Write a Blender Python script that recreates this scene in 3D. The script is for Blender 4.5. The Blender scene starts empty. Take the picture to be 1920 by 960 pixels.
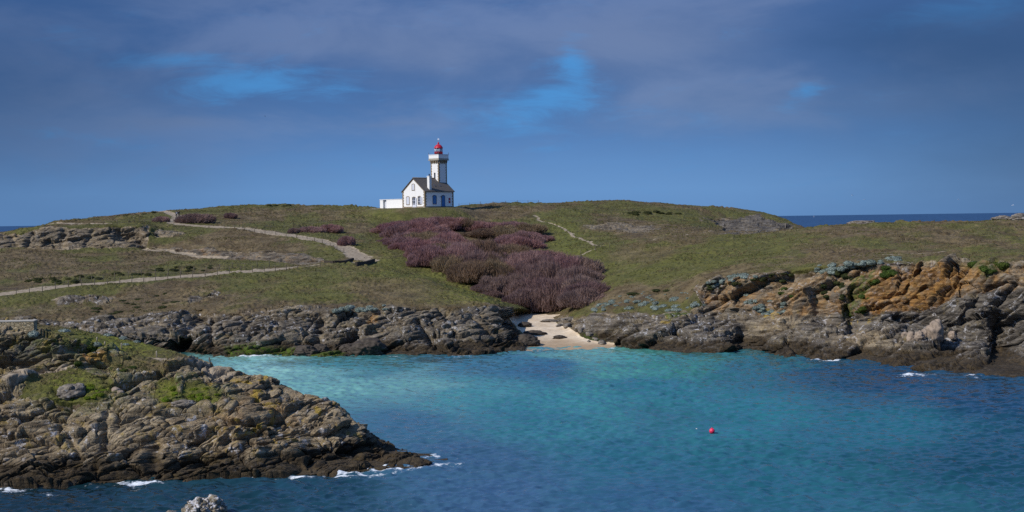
import bpy, bmesh, math, random
import numpy as np
from mathutils import Vector, Matrix

random.seed(7)
rng = np.random.default_rng(11)
scene = bpy.context.scene
COL = scene.collection

# ------------------------------------------------------------------ camera
F = 2600.0            # focal length in pixels of a 1920 wide frame
H = 18.0              # camera height above the water
PITCH = math.atan(70.3 / F)
ROLL = math.atan(25.5 / 1920)
fw = np.array([0, math.cos(PITCH), -math.sin(PITCH)])
up0 = np.array([0, math.sin(PITCH), math.cos(PITCH)])
r0 = np.array([1.0, 0, 0])
rt = r0 * math.cos(ROLL) - up0 * math.sin(ROLL)
up = up0 * math.cos(ROLL) + r0 * math.sin(ROLL)


def ray(u, v):
    """azimuth dx/dy and slope dz/dy of a photograph point"""
    a = (np.asarray(u, float) - 960) / F
    b = -(np.asarray(v, float) - 480) / F
    d = fw[:, None] + rt[:, None] * np.atleast_1d(a) + up[:, None] * np.atleast_1d(b)
    return d[0] / d[1], d[2] / d[1]


def at(u, v, Y):
    t, s = ray(u, v)
    return Vector((float(t[0] * Y), float(Y), float(H + s[0] * Y)))


def project(x, y, z):
    z = z - H
    c = x * fw[0] + y * fw[1] + z * fw[2]
    return (960 + F * (x * rt[0] + y * rt[1] + z * rt[2]) / c,
            480 - F * (x * up[0] + y * up[1] + z * up[2]) / c)


cam_d = bpy.data.cameras.new('camera')
cam = bpy.data.objects.new('camera', cam_d)
COL.objects.link(cam)
cam_d.sensor_width = 36
cam_d.lens = F / 1920 * 36
cam_d.clip_start = 0.5
cam_d.clip_end = 60000
cam.matrix_world = Matrix(((rt[0], up[0], -fw[0], 0), (rt[1], up[1], -fw[1], 0),
                           (rt[2], up[2], -fw[2], H), (0, 0, 0, 1)))
scene.camera = cam

# ------------------------------------------------------------------ noise
PERM = rng.permutation(256).astype(np.int32)
PERM = np.concatenate([PERM, PERM, PERM])
GR = rng.normal(size=(256, 3)).astype(np.float32)
GR /= np.linalg.norm(GR, axis=1)[:, None]
RND = rng.random((256, 4)).astype(np.float32)


def perlin(x, y, z):
    x = np.asarray(x, np.float32); y = np.asarray(y, np.float32); z = np.asarray(z, np.float32)
    x, y, z = np.broadcast_arrays(x, y, z)
    x0 = np.floor(x); y0 = np.floor(y); z0 = np.floor(z)
    fx = x - x0; fy = y - y0; fz = z - z0
    xi = x0.astype(np.int32) & 255; yi = y0.astype(np.int32) & 255; zi = z0.astype(np.int32) & 255
    u = fx * fx * fx * (fx * (fx * 6 - 15) + 10)
    v = fy * fy * fy * (fy * (fy * 6 - 15) + 10)
    w = fz * fz * fz * (fz * (fz * 6 - 15) + 10)
    out = np.zeros_like(fx)
    for i in (0, 1):
        wx = u if i else 1 - u
        a = PERM[(xi + i) & 255]
        for j in (0, 1):
            wy = wx * (v if j else 1 - v)
            b = PERM[a + ((yi + j) & 255)]
            for k in (0, 1):
                g = GR[PERM[b + ((zi + k) & 255)]]
                out += wy * (w if k else 1 - w) * (g[..., 0] * (fx - i) + g[..., 1] * (fy - j) + g[..., 2] * (fz - k))
    return out * 1.5


def fbm(x, y, z, o=4, lac=2.03, g=0.5):
    s = 0; a = 1.0; n = 0
    for i in range(o):
        s = s + a * perlin(x + 17.3 * i, y - 9.1 * i, z + 5.7 * i); n += a
        x = x * lac; y = y * lac; z = z * lac; a *= g
    return s / n


def voronoi(x, y, z):
    """distance to the nearest cell, gap to the second nearest, and that cell's random number"""
    x = np.asarray(x, np.float32); y = np.asarray(y, np.float32); z = np.asarray(z, np.float32)
    xi = np.floor(x).astype(np.int32); yi = np.floor(y).astype(np.int32); zi = np.floor(z).astype(np.int32)
    f1 = np.full(x.shape, 9, np.float32); f2 = f1.copy(); rid = np.zeros_like(f1)
    for i in (-1, 0, 1):
        for j in (-1, 0, 1):
            for k in (-1, 0, 1):
                h = PERM[PERM[PERM[(xi + i) & 255] + ((yi + j) & 255)] + ((zi + k) & 255)]
                r = RND[h]
                d = (xi + i + r[:, 0] - x) ** 2 + (yi + j + r[:, 1] - y) ** 2 + (zi + k + r[:, 2] - z) ** 2
                c = d < f1
                f2 = np.where(c, f1, np.minimum(f2, d))
                rid = np.where(c, r[:, 3], rid)
                f1 = np.where(c, d, f1)
    f1 = np.sqrt(f1); f2 = np.sqrt(f2)
    return f1, f2 - f1, rid


def facets(x, y, z):
    """tilted block faces: every cell gets its own plane; also the gap to the next cell"""
    x = np.asarray(x, np.float32); y = np.asarray(y, np.float32); z = np.asarray(z, np.float32)
    xi = np.floor(x).astype(np.int32); yi = np.floor(y).astype(np.int32); zi = np.floor(z).astype(np.int32)
    f1 = np.full(x.shape, 9, np.float32); f2 = f1.copy(); val = np.zeros_like(f1)
    for i in (-1, 0, 1):
        for j in (-1, 0, 1):
            for k in (-1, 0, 1):
                h = PERM[PERM[PERM[(xi + i) & 255] + ((yi + j) & 255)] + ((zi + k) & 255)]
                r = RND[h]; g = GR[h]
                dx = xi + i + r[:, 0] - x; dy = yi + j + r[:, 1] - y; dz = zi + k + r[:, 2] - z
                d = dx * dx + dy * dy + dz * dz
                c = d < f1
                f2 = np.where(c, f1, np.minimum(f2, d))
                val = np.where(c, (r[:, 3] - .5) + .9 * (g[:, 0] * dx + g[:, 1] * dy + g[:, 2] * dz), val)
                f1 = np.where(c, d, f1)
    return val, np.sqrt(f2) - np.sqrt(f1)


def sm(a, b, x):
    t = np.clip((x - a) / (b - a), 0, 1)
    return t * t * (3 - 2 * t)


def poly_mask(u, v, poly, soft=4.0):
    """1 inside an outline, falling to 0 across 2*soft"""
    P = np.array(poly, float)
    inside = np.zeros(u.shape, bool)
    dist = np.full(u.shape, 1e9)
    for i in range(len(P)):
        x1, y1 = P[i]; x2, y2 = P[(i + 1) % len(P)]
        if y1 != y2:
            c = ((y1 > v) != (y2 > v)) & (u < (x2 - x1) * (v - y1) / (y2 - y1) + x1)
            inside ^= c
        dx, dy = x2 - x1, y2 - y1
        L = dx * dx + dy * dy + 1e-9
        q = np.clip(((u - x1) * dx + (v - y1) * dy) / L, 0, 1)
        dist = np.minimum(dist, np.hypot(u - x1 - q * dx, v - y1 - q * dy))
    return sm(-soft, soft, np.where(inside, dist, -dist))


def seg_dist(u, v, pts):
    d = np.full(u.shape, 1e9)
    for (x1, y1), (x2, y2) in zip(pts[:-1], pts[1:]):
        dx, dy = x2 - x1, y2 - y1
        q = np.clip(((u - x1) * dx + (v - y1) * dy) / (dx * dx + dy * dy + 1e-9), 0, 1)
        d = np.minimum(d, np.hypot(u - x1 - q * dx, v - y1 - q * dy))
    return d


def blob(u, v, lst):
    s = np.zeros(u.shape)
    for (a, b, ru, rv, k) in lst:
        s += k * np.exp(-((u - a) / ru) ** 2 - ((v - b) / rv) ** 2)
    return s


# ------------------------------------------------------------------ object helpers
def tag(o, label=None, cat=None, group=None, kind=None):
    if label: o['label'] = label
    if cat: o['category'] = cat
    if group: o['group'] = group
    if kind: o['kind'] = kind
    return o


def empty(name, loc, rz=0.0, label=None, cat=None, group=None):
    o = bpy.data.objects.new(name, None)
    o.empty_display_size = 0.5
    COL.objects.link(o)
    o.location = loc
    o.rotation_euler = (0, 0, rz)
    return tag(o, label, cat, group)


def obj(name, me, mat=None, parent=None):
    o = bpy.data.objects.new(name, me)
    COL.objects.link(o)
    if mat is not None and not me.materials:
        me.materials.append(mat)
    if parent is not None:
        o.parent = parent
    return o


def copy_tree(o, parent=None):
    c = o.copy()
    COL.objects.link(c)
    c.parent = parent
    for ch in list(o.children):
        copy_tree(ch, c)
    return c


class MB:
    """collects shapes into one mesh"""
    def __init__(s):
        s.v = []; s.f = []; s.smooth = []

    def add(s, vs, fs, smooth=False):
        b = len(s.v)
        s.v += [tuple(p) for p in vs]
        s.f += [tuple(b + i for i in f) for f in fs]
        s.smooth += [smooth] * len(fs)
        return s

    def box(s, x0, x1, y0, y1, z0, z1):
        vs = [(x, y, z) for z in (z0, z1) for y in (y0, y1) for x in (x0, x1)]
        return s.add(vs, [(0, 2, 3, 1), (4, 5, 7, 6), (0, 1, 5, 4), (2, 6, 7, 3), (0, 4, 6, 2), (1, 3, 7, 5)])

    def prism(s, prof, axis, a, b):
        """prof: 2d outline; axis 'y': (x,z) outline pushed from y=a to y=b; 'x': (y,z); 'z': (x,y)"""
        n = len(prof)
        def P(p, h):
            if axis == 'y': return (p[0], h, p[1])
            if axis == 'x': return (h, p[0], p[1])
            return (p[0], p[1], h)
        vs = [P(p, a) for p in prof] + [P(p, b) for p in prof]
        fs = [tuple(range(n)), tuple(range(2 * n - 1, n - 1, -1))]
        fs += [(i, (i + 1) % n + 0, n + (i + 1) % n, n + i) for i in range(n)]
        return s.add(vs, fs)

    def lathe(s, prof, n=20, cx=0, cy=0, smooth=True):
        vs = []; fs = []
        for (r, z) in prof:
            for k in range(n):
                t = 2 * math.pi * k / n
                vs.append((cx + r * math.cos(t), cy + r * math.sin(t), z))
        for i in range(len(prof) - 1):
            for k in range(n):
                a = i * n + k; b = i * n + (k + 1) % n
                fs.append((a, b, b + n, a + n))
        fs.append(tuple(range(n - 1, -1, -1)))
        fs.append(tuple((len(prof) - 1) * n + k for k in range(n)))
        return s.add(vs, fs, smooth)

    def tube(s, pts, rad, n=6):
        pts = [Vector(p) for p in pts]
        vs = []; fs = []
        for i, p in enumerate(pts):
            d = (pts[min(i + 1, len(pts) - 1)] - pts[max(i - 1, 0)]).normalized()
            a = d.orthogonal().normalized(); b = d.cross(a)
            r = rad[i] if isinstance(rad, (list, tuple)) else rad
            for k in range(n):
                t = 2 * math.pi * k / n
                vs.append(p + a * (r * math.cos(t)) + b * (r * math.sin(t)))
        for i in range(len(pts) - 1):
            for k in range(n):
                q = i * n + k; w = i * n + (k + 1) % n
                fs.append((q, w, w + n, q + n))
        fs.append(tuple(range(n - 1, -1, -1)))
        fs.append(tuple((len(pts) - 1) * n + k for k in range(n)))
        return s.add(vs, fs, True)

    def mesh(s, name='mesh', recalc=True):
        me = bpy.data.meshes.new(name)
        me.from_pydata(s.v, [], s.f)
        me.polygons.foreach_set('use_smooth', s.smooth)
        if recalc:
            bm = bmesh.new(); bm.from_mesh(me)
            bmesh.ops.recalc_face_normals(bm, faces=bm.faces)
            bm.to_mesh(me); bm.free()
        return me

    def build(s, name, mat, parent=None):
        return obj(name, s.mesh(name), mat, parent)


def np_mesh(name, co, faces, smooth=True, attrs=None):
    me = bpy.data.meshes.new(name)
    n = len(co); m = len(faces)
    k = faces.shape[1]
    me.vertices.add(n)
    me.vertices.foreach_set('co', np.ascontiguousarray(co, np.float32).ravel())
    me.loops.add(m * k)
    me.loops.foreach_set('vertex_index', np.ascontiguousarray(faces, np.int32).ravel())
    me.polygons.add(m)
    me.polygons.foreach_set('loop_start', np.arange(0, m * k, k, dtype=np.int32))
    me.polygons.foreach_set('loop_total', np.full(m, k, np.int32))
    me.polygons.foreach_set('use_smooth', np.full(m, smooth, bool))
    for an, arr in (attrs or {}).items():
        a = me.attributes.new(an, 'FLOAT_COLOR', 'POINT')
        a.data.foreach_set('color', np.ascontiguousarray(arr, np.float32).ravel())
    me.update(calc_edges=True)
    return me


# ------------------------------------------------------------------ node helper
class NT:
    def __init__(s, tree):
        s.t = tree; s.n = tree.nodes; s.l = tree.links

    def new(s, typ, **kw):
        n = s.n.new(typ)
        for k, v in kw.items():
            setattr(n, k, v)
        return n

    def put(s, sock, val):
        if hasattr(val, 'is_output') or isinstance(val, bpy.types.NodeSocket):
            s.l.new(val, sock)
        else:
            sock.default_value = val

    def math(s, op, a, b=None, c=None, clamp=False):
        n = s.new('ShaderNodeMath', operation=op, use_clamp=clamp)
        s.put(n.inputs[0], a)
        if b is not None: s.put(n.inputs[1], b)
        if c is not None: s.put(n.inputs[2], c)
        return n.outputs[0]

    def mix(s, f, a, b, typ='MIX'):
        n = s.new('ShaderNodeMix', data_type='RGBA', blend_type=typ)
        n.clamp_factor = True
        s.put(n.inputs[0], f)
        for sock, val in ((n.inputs[6], a), (n.inputs[7], b)):
            if isinstance(val, tuple): val = val + (1,) if len(val) == 3 else val
            s.put(sock, val)
        return n.outputs[2]

    def noise(s, vec, scale, detail=4, rough=0.55, dist=0.0):
        n = s.new('ShaderNodeTexNoise')
        s.put(n.inputs['Vector'], vec)
        n.inputs['Scale'].default_value = scale
        n.inputs['Detail'].default_value = detail
        n.inputs['Roughness'].default_value = rough
        n.inputs['Distortion'].default_value = dist
        return n.outputs['Fac']

    def voro(s, vec, scale, feature='F1', out='Distance'):
        n = s.new('ShaderNodeTexVoronoi', feature=feature)
        s.put(n.inputs['Vector'], vec)
        n.inputs['Scale'].default_value = scale
        return n.outputs[out]

    def map(s, vec, loc=(0, 0, 0), rot=(0, 0, 0), scale=(1, 1, 1)):
        n = s.new('ShaderNodeMapping')
        s.put(n.inputs['Vector'], vec)
        n.inputs['Location'].default_value = loc
        n.inputs['Rotation'].default_value = rot
        n.inputs['Scale'].default_value = scale
        return n.outputs[0]

    def step(s, x, a, b):
        n = s.new('ShaderNodeMapRange', interpolation_type='SMOOTHSTEP')
        s.put(n.inputs[0], x)
        n.inputs[1].default_value = a; n.inputs[2].default_value = b
        n.inputs[3].default_value = 0; n.inputs[4].default_value = 1
        return n.outputs[0]

    def ramp(s, x, stops):
        n = s.new('ShaderNodeValToRGB')
        s.put(n.inputs[0], x)
        e = n.color_ramp.elements
        while len(e) < len(stops): e.new(0.5)
        for q, (p, c) in zip(e, stops):
            q.position = p; q.color = (*c, 1) if len(c) == 3 else c
        return n.outputs[0]


def material(name):
    m = bpy.data.materials.new(name)
    m.use_nodes = True
    nt = NT(m.node_tree)
    b = m.node_tree.nodes['Principled BSDF']
    b.inputs['Roughness'].default_value = 0.85
    b.inputs['Specular IOR Level'].default_value = 0.25
    return m, nt, b


def simple(name, col, var=0.25, scale=3.0, rough=0.8, spec=0.25, bump=0.0, col2=None):
    m, nt, b = material(name)
    tc = nt.new('ShaderNodeTexCoord').outputs['Object']
    n = nt.noise(tc, scale, 5, 0.6)
    c2 = col2 or tuple(c * (1 - var) for c in col)
    nt.put(b.inputs['Base Color'], nt.mix(nt.step(n, 0.3, 0.7), c2, col))
    b.inputs['Roughness'].default_value = rough
    b.inputs['Specular IOR Level'].default_value = spec
    if bump:
        bn = nt.new('ShaderNodeBump')
        bn.inputs['Strength'].default_value = bump
        bn.inputs['Distance'].default_value = 0.05
        nt.put(bn.inputs['Height'], nt.noise(tc, scale * 4, 4))
        nt.l.new(bn.outputs[0], b.inputs['Normal'])
    return m


# ------------------------------------------------------------------ ground material
def ground_material():
    m, nt, b = material('ground')
    tc = nt.new('ShaderNodeTexCoord').outputs['Object']
    A = nt.new('ShaderNodeAttribute', attribute_name='mask_a')
    B = nt.new('ShaderNodeAttribute', attribute_name='mask_b')
    sa = nt.new('ShaderNodeSeparateColor'); nt.l.new(A.outputs['Color'], sa.inputs[0])
    sb = nt.new('ShaderNodeSeparateColor'); nt.l.new(B.outputs['Color'], sb.inputs[0])
    rock, path, sand, ochre = sa.outputs[0], sa.outputs[1], sa.outputs[2], A.outputs['Alpha']
    dry, lush, white, yel = sb.outputs[0], sb.outputs[1], sb.outputs[2], B.outputs['Alpha']
    sx = nt.new('ShaderNodeSeparateXYZ'); nt.l.new(tc, sx.inputs[0])
    z = sx.outputs[2]
    # --- grass
    n1 = nt.noise(nt.map(tc, scale=(1, .6, 1)), 0.055, 6, 0.6)
    n2 = nt.noise(tc, 0.32, 5, 0.62)
    n3 = nt.noise(tc, 1.7, 4, 0.65)
    green = nt.mix(nt.step(n2, .3, .7), (0.070, 0.069, 0.020), (0.122, 0.118, 0.034))
    brown = nt.mix(nt.step(n2, .35, .7), (0.085, 0.060, 0.030), (0.175, 0.132, 0.070))
    dd = nt.math('ADD', nt.math('ADD', nt.math('MULTIPLY', nt.step(n1, .41, .62), .88), nt.math('MULTIPLY', dry, .9)),
                 nt.math('MULTIPLY', nt.math('SUBTRACT', n3, .5), 1.1))
    g = nt.mix(nt.step(dd, .25, .85), green, brown)
    heath = nt.step(nt.noise(nt.map(tc, loc=(40, 3, 9)), 0.13, 5, .65), .56, .68)
    g = nt.mix(nt.math('MULTIPLY', heath, .5), g, (0.060, 0.042, 0.034))
    straw = nt.step(nt.noise(nt.map(tc, loc=(4, 31, 9)), 0.42, 7, .72), .55, .68)
    g = nt.mix(nt.math('MULTIPLY', nt.math('MULTIPLY', straw, nt.math('ADD', dry, .38)), .85), g, (0.235, 0.185, 0.12))
    tuft = nt.step(nt.noise(nt.map(tc, loc=(9, 9, 9)), 0.95, 5, .65), .58, .66)
    g = nt.mix(nt.math('MULTIPLY', tuft, .5), g, (0.030, 0.033, 0.013))
    fine = nt.step(nt.noise(nt.map(tc, loc=(1, 5, 2)), 3.4, 4, .7), .56, .7)
    g = nt.mix(nt.math('MULTIPLY', fine, .3), g, (0.19, 0.165, 0.085))
    g = nt.mix(nt.math('MULTIPLY', lush, nt.math('ADD', .35, nt.step(n3, .3, .7))), g,
               nt.mix(nt.step(n3, .35, .65), (0.080, 0.090, 0.017), (0.165, 0.170, 0.030)))
    # --- rock
    strat = nt.map(tc, rot=(0.28, -0.42, 0.5), scale=(.35, .35, 3.2))
    r1 = nt.noise(strat, 0.9, 7, 0.68, 0.5)
    r2 = nt.noise(tc, 0.22, 6, 0.65)
    r3 = nt.noise(tc, 2.3, 5, 0.7)
    rc = nt.mix(nt.step(r1, .32, .68), (0.110, 0.082, 0.050), (0.42, 0.335, 0.215))
    rc = nt.mix(nt.math('MULTIPLY', nt.step(r2, .42, .62), .5), rc, (0.23, 0.165, 0.095))
    rc = nt.mix(nt.math('MULTIPLY', nt.step(r3, .53, .68), .7), rc, (0.045, 0.038, 0.032))
    dk = nt.step(nt.math('ADD', dry, nt.math('MULTIPLY', nt.math('SUBTRACT', nt.noise(tc, .3, 6, .65), .5), 1.1)), .15, .85)
    rc = nt.mix(nt.math('MULTIPLY', dk, .95), rc, nt.mix(nt.step(r1, .34, .66), (0.036, 0.031, 0.027), (0.165, 0.145, 0.118)))
    oc = nt.mix(nt.step(r1, .35, .65), (0.15, 0.070, 0.018), (0.42, 0.215, 0.055))
    om = nt.step(nt.math('ADD', ochre, nt.math('MULTIPLY', nt.math('SUBTRACT', nt.noise(tc, .55, 6, .7), .5), 1.5)), .42, 1.1)
    rc = nt.mix(nt.math('MULTIPLY', om, .92), rc, oc)
    spot = nt.step(nt.noise(nt.map(tc, loc=(3, 7, 1)), 1.35, 6, .78), .555, .61)
    blot = nt.step(nt.noise(nt.map(tc, loc=(13, 7, 5)), 0.2, 3, .6), .38, .58)
    rc = nt.mix(nt.math('MULTIPLY', nt.math('MULTIPLY', spot, nt.math('ADD', blot, .15)), nt.math('MULTIPLY', white, .85)), rc, (0.60, 0.58, 0.57))
    ys = nt.step(nt.noise(nt.map(tc, loc=(23, 7, 5)), .7, 6, .7), .55, .63)
    rc = nt.mix(nt.math('MULTIPLY', ys, yel), rc, (0.36, 0.25, 0.055))
    # algae and weed stains up to the high tide mark
    zz = nt.math('ADD', z, nt.math('MULTIPLY', nt.math('SUBTRACT', nt.noise(tc, .35, 5, .6), .5), -2.2))
    wet = nt.math('SUBTRACT', 1, nt.step(zz, 1.0, 1.75))
    weed = nt.mix(nt.step(r3, .4, .65), (0.020, 0.015, 0.010), (0.070, 0.047, 0.022))
    rc = nt.mix(nt.math('MULTIPLY', wet, .88), rc, weed)
    rc = nt.mix(nt.math('MULTIPLY', lush, nt.step(n3, .35, .6)), rc, (0.075, 0.115, 0.012))
    # --- path and sand
    pc = nt.mix(nt.step(n3, .3, .7), (0.22, 0.17, 0.115), (0.37, 0.305, 0.22))
    scol = nt.mix(nt.step(nt.noise(tc, .5, 6, .6), .35, .65), (0.56, 0.44, 0.30), (0.68, 0.56, 0.41))
    scol = nt.mix(nt.math('MULTIPLY', nt.step(nt.noise(nt.map(tc, scale=(.5, 1, 1)), 1.9, 6, .75), .60, .68), .6), scol, (0.16, 0.12, 0.075))
    scol = nt.mix(nt.step(nt.math('ADD', z, nt.math('MULTIPLY', n2, .5)), .95, .45), scol, (0.38, 0.275, 0.17))
    # --- blend
    rk = nt.step(nt.math('ADD', rock, nt.math('MULTIPLY', nt.math('SUBTRACT', nt.noise(tc, 1.1, 6, .7), .5), 1.0)), .38, .58)
    c = nt.mix(rk, g, rc)
    pk = nt.step(nt.math('ADD', path, nt.math('MULTIPLY', nt.math('SUBTRACT', n3, .5), .8)), .35, .6)
    c = nt.mix(pk, c, pc)
    c = nt.mix(nt.step(nt.math('ADD', sand, nt.math('MULTIPLY', nt.math('SUBTRACT', n3, .5), .5)), .35, .6), c, scol)
    nt.put(b.inputs['Base Color'], c)
    b.inputs['Roughness'].default_value = 0.9
    b.inputs['Specular IOR Level'].default_value = 0.18
    bn = nt.new('ShaderNodeBump')
    bn.inputs['Strength'].default_value = 0.85
    bn.inputs['Distance'].default_value = 0.32
    hgt = nt.math('ADD', nt.math('MULTIPLY', r1, nt.math('ADD', nt.math('MULTIPLY', rk, .9), .05)),
                  nt.math('ADD', nt.math('MULTIPLY', nt.noise(tc, 3.1, 6, .7), .8), nt.math('MULTIPLY', n3, .3)))
    hgt = nt.math('MULTIPLY', hgt, nt.math('SUBTRACT', 1, nt.math('MULTIPLY', nt.math('MAXIMUM', sand, path), .85)))
    nt.put(bn.inputs['Height'], hgt)
    nt.l.new(bn.outputs[0], b.inputs['Normal'])
    return m


GROUND = ground_material()


# ------------------------------------------------------------------ lofted land
def loft(lines, counts, tcols, sigma=5):
    ker = np.exp(-0.5 * (np.arange(-3 * sigma, 3 * sigma + 1) / sigma) ** 2); ker /= ker.sum()
    Ys = []; Zs = []
    for ln in lines:
        T = []; YY = []; ZZ = []
        for p in ln:
            t, s = ray(p[0], p[1])
            t = t[0]; s = s[0]
            if len(p) == 2:
                Y = -H / s; zz = 0.0
            else:
                Y = p[2]; zz = H + s * Y
            T.append(t); YY.append(Y); ZZ.append(zz)
        o = np.argsort(T); T = np.array(T)[o]; YY = np.array(YY)[o]; ZZ = np.array(ZZ)[o]
        out = []
        for q in (YY, ZZ):
            w = np.interp(tcols, T, q)
            w = np.convolve(np.pad(w, 3 * sigma, mode='edge'), ker, 'valid')
            out.append(w)
        Ys.append(out[0]); Zs.append(out[1])
    rowsY = []; rowsZ = []; rid = []
    for k, n in enumerate(counts):
        for i in range(n):
            q = i / n
            rowsY.append(Ys[k] * (1 - q) + Ys[k + 1] * q)
            rowsZ.append(Zs[k] * (1 - q) + Zs[k + 1] * q)
            rid.append(k + q)
    rowsY.append(Ys[-1]); rowsZ.append(Zs[-1]); rid.append(len(counts))
    return np.array(rowsY), np.array(rowsZ), np.array(rid)


def smooth_rows(a, n):
    for _ in range(n):
        b = a.copy()
        b[1:-1] = 0.25 * a[:-2] + 0.5 * a[1:-1] + 0.25 * a[2:]
        a = b
    return a


def grid_normals(X, Y, Z):
    P = np.stack([X, Y, Z], -1)
    du = np.gradient(P, axis=1); dv = np.gradient(P, axis=0)
    n = np.cross(du, dv)
    n /= np.linalg.norm(n, axis=-1)[..., None] + 1e-9
    n[n[..., 2] < 0] *= -1
    return n


def rock_relief(x, y, z, scale=1.0):
    """lumps, slabs along the dipping beds, blocks with cracks, small ledges"""
    x = x / scale; y = y / scale; z = z / scale
    wx = x + .7 * perlin(x / 6, y / 6, z / 6); wz = z + .4 * perlin(x / 5 + 9, y / 5, z / 5)
    c, s = math.cos(0.42), math.sin(0.42)
    a = c * wx + s * wz; bb = -s * wx + c * wz + 0.35 * y
    d = 1.5 * fbm(x / 9, y / 9, z / 7, 3)
    d += 1.0 * (0.42 - np.abs(perlin(a / 5.5 + 3, y / 5, bb / 2.6)))
    wj = .22 * fbm(x / 1.3, y / 1.3, z / 1.3, 3)
    v, gap = facets(a / 6.5 + wj, y / 4.6, bb / 1.9 + wj)
    d += 1.25 * v - 0.75 * np.exp(-gap / 0.06)
    v, gap = facets(x / 3.6 + wj, y / 3.2 + 11, z / 2.7 + .3 * x / 3.6)
    d += 0.75 * v - 0.40 * np.exp(-gap / 0.05)
    v, gap = facets(a / 3.0 + 7 + wj, y / 2.2, bb / 0.72 + wj)
    d += 0.50 * v - 0.22 * np.exp(-gap / 0.08)
    blk = sm(-.25, .3, perlin(x / 5 + 60, y / 5, z / 4))
    v, gap = facets(a / 1.3 + 3 + wj, y / 1.5, bb / 0.42 + wj)
    d += (.35 + .65 * blk) * (0.24 * v - 0.09 * np.exp(-gap / 0.1))
    st = bb / 0.75 + 0.5 * perlin(a / 3, y / 3, bb / 2)
    d += 0.22 * ((st % 1.0) - 0.5) * sm(-.4, .2, perlin(a / 5 + 30, y / 5, bb / 3))
    d += 0.12 * fbm(a / 0.9, y / 0.9, bb / 0.33, 3)
    return d * scale


MASK = {}


def emit(prefix, X, Y, Z, A, B, names, cls):
    """split one lofted sheet into objects by class of face"""
    R, C = X.shape
    idx = np.arange(R * C).reshape(R, C)
    F4 = np.stack([idx[:-1, :-1], idx[:-1, 1:], idx[1:, 1:], idx[1:, :-1]], -1).reshape(-1, 4)
    fc = cls[:-1, :-1].ravel()
    co = np.stack([X, Y, Z], -1).reshape(-1, 3)
    A = A.reshape(-1, 4); B = B.reshape(-1, 4)
    for k, nm in names.items():
        f = F4[fc == k]
        if len(f) == 0: continue
        used, inv = np.unique(f, return_inverse=True)
        me = np_mesh(nm, co[used], inv.reshape(-1, 4), k != 1 or prefix == 'land', {'mask_a': A[used], 'mask_b': B[used]})
        o = obj(nm, me, GROUND)
        tag(o, kind='structure')


def clamp01(a): return np.clip(a, 0, 1)


# ---- main land: the far shore of the cove, the lighthouse hill and the right hand slope
R0 = [(-250, 668), (0, 668), (350, 664), (430, 668), (560, 668), (620, 670), (700, 664), (850, 668), (930, 662), (985, 657), (1000, 654),
      (1080, 655), (1150, 651), (1170, 650), (1210, 656), (1300, 662), (1350, 664), (1390, 659), (1420, 656), (1460, 668), (1520, 672),
      (1620, 676), (1690, 686), (1760, 696), (1850, 704), (1920, 710), (2170, 722)]
Rm = [(u, v + 14, -5) for (u, v) in R0]
def under(ln):
    out = []
    for (u, v, *_r) in ln:
        t, s = ray(u, v - 14); Yw = -H / s[0]
        out.append((u, 'w', Yw))
    return out
R1 = [(-250, 640, 191), (0, 635, 191), (350, 628, 190), (430, 632, 189.5), (560, 630, 189), (650, 628, 189.5), (850, 630, 188.5), (940, 625, 191), (965, 622, 208),
      (1000, 625, 207), (1060, 628, 204), (1090, 630, 200), (1150, 625, 197), (1200, 620, 192), (1300, 605, 192), (1400, 612, 190), (1460, 605, 186),
      (1550, 618, 180), (1640, 628, 176), (1720, 644, 170.5), (1800, 650, 167), (1920, 668, 159), (2170, 690, 152)]
R1b = [(-250, 618, 198), (0, 615, 198), (350, 606, 195), (430, 606, 194), (560, 604, 193), (650, 602, 193), (850, 600, 192.5), (935, 600, 195), (962, 604, 219),
       (1000, 604, 219), (1055, 608, 216), (1085, 608, 206), (1150, 604, 201), (1200, 600, 198), (1290, 588, 196), (1310, 586, 196), (1400, 590, 193.5), (1460, 582, 190),
       (1550, 600, 185), (1640, 608, 181), (1720, 616, 177), (1800, 626, 173.5), (1880, 645, 169), (1920, 648, 167), (2170, 660, 160)]
R2 = [(-250, 598, 206), (0, 598, 205), (60, 592, 204), (200, 600, 202), (330, 592, 200), (430, 585, 198), (520, 580, 197), (650, 577, 196), (760, 577, 196),
      (850, 574, 197), (920, 575, 199), (945, 585, 205), (960, 589, 232), (1000, 588, 232), (1050, 590, 228), (1080, 592, 215), (1150, 587, 207), (1200, 584, 204),
      (1260, 577, 202), (1296, 565, 201), (1312, 534, 201), (1400, 515, 199), (1500, 504, 195), (1600, 491, 190), (1680, 487, 187), (1750, 490, 184),
      (1850, 492, 178), (1920, 488, 174), (2170, 484, 164)]
R2b = [(-250, 580, 215), (0, 575, 215), (300, 560, 218), (500, 545, 220), (650, 530, 222), (740, 518, 226), (800, 532, 218), (860, 549, 212), (920, 566, 206), (948, 580, 212),
       (1000, 580, 234), (1060, 580, 230), (1100, 575, 220), (1160, 560, 215), (1250, 540, 212), (1312, 519, 210), (1400, 502, 208), (1500, 491, 204), (1600, 480, 198), (1750, 479, 194),
       (1920, 476, 184), (2170, 474, 174)]
R3 = [(-250, 565, 218), (0, 551, 225), (100, 538, 230), (200, 530, 235), (300, 520, 239), (400, 512, 242), (500, 505, 246), (600, 497, 251), (660, 496, 253), (720, 505, 252),
      (800, 520, 248), (870, 545, 240), (930, 560, 238), (1000, 562, 238), (1060, 560, 236), (1100, 552, 232), (1160, 530, 228), (1250, 507, 228), (1330, 495, 226), (1450, 478, 222),
      (1600, 462, 215), (1750, 460, 210), (1920, 458, 205), (2170, 455, 195)]
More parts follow.
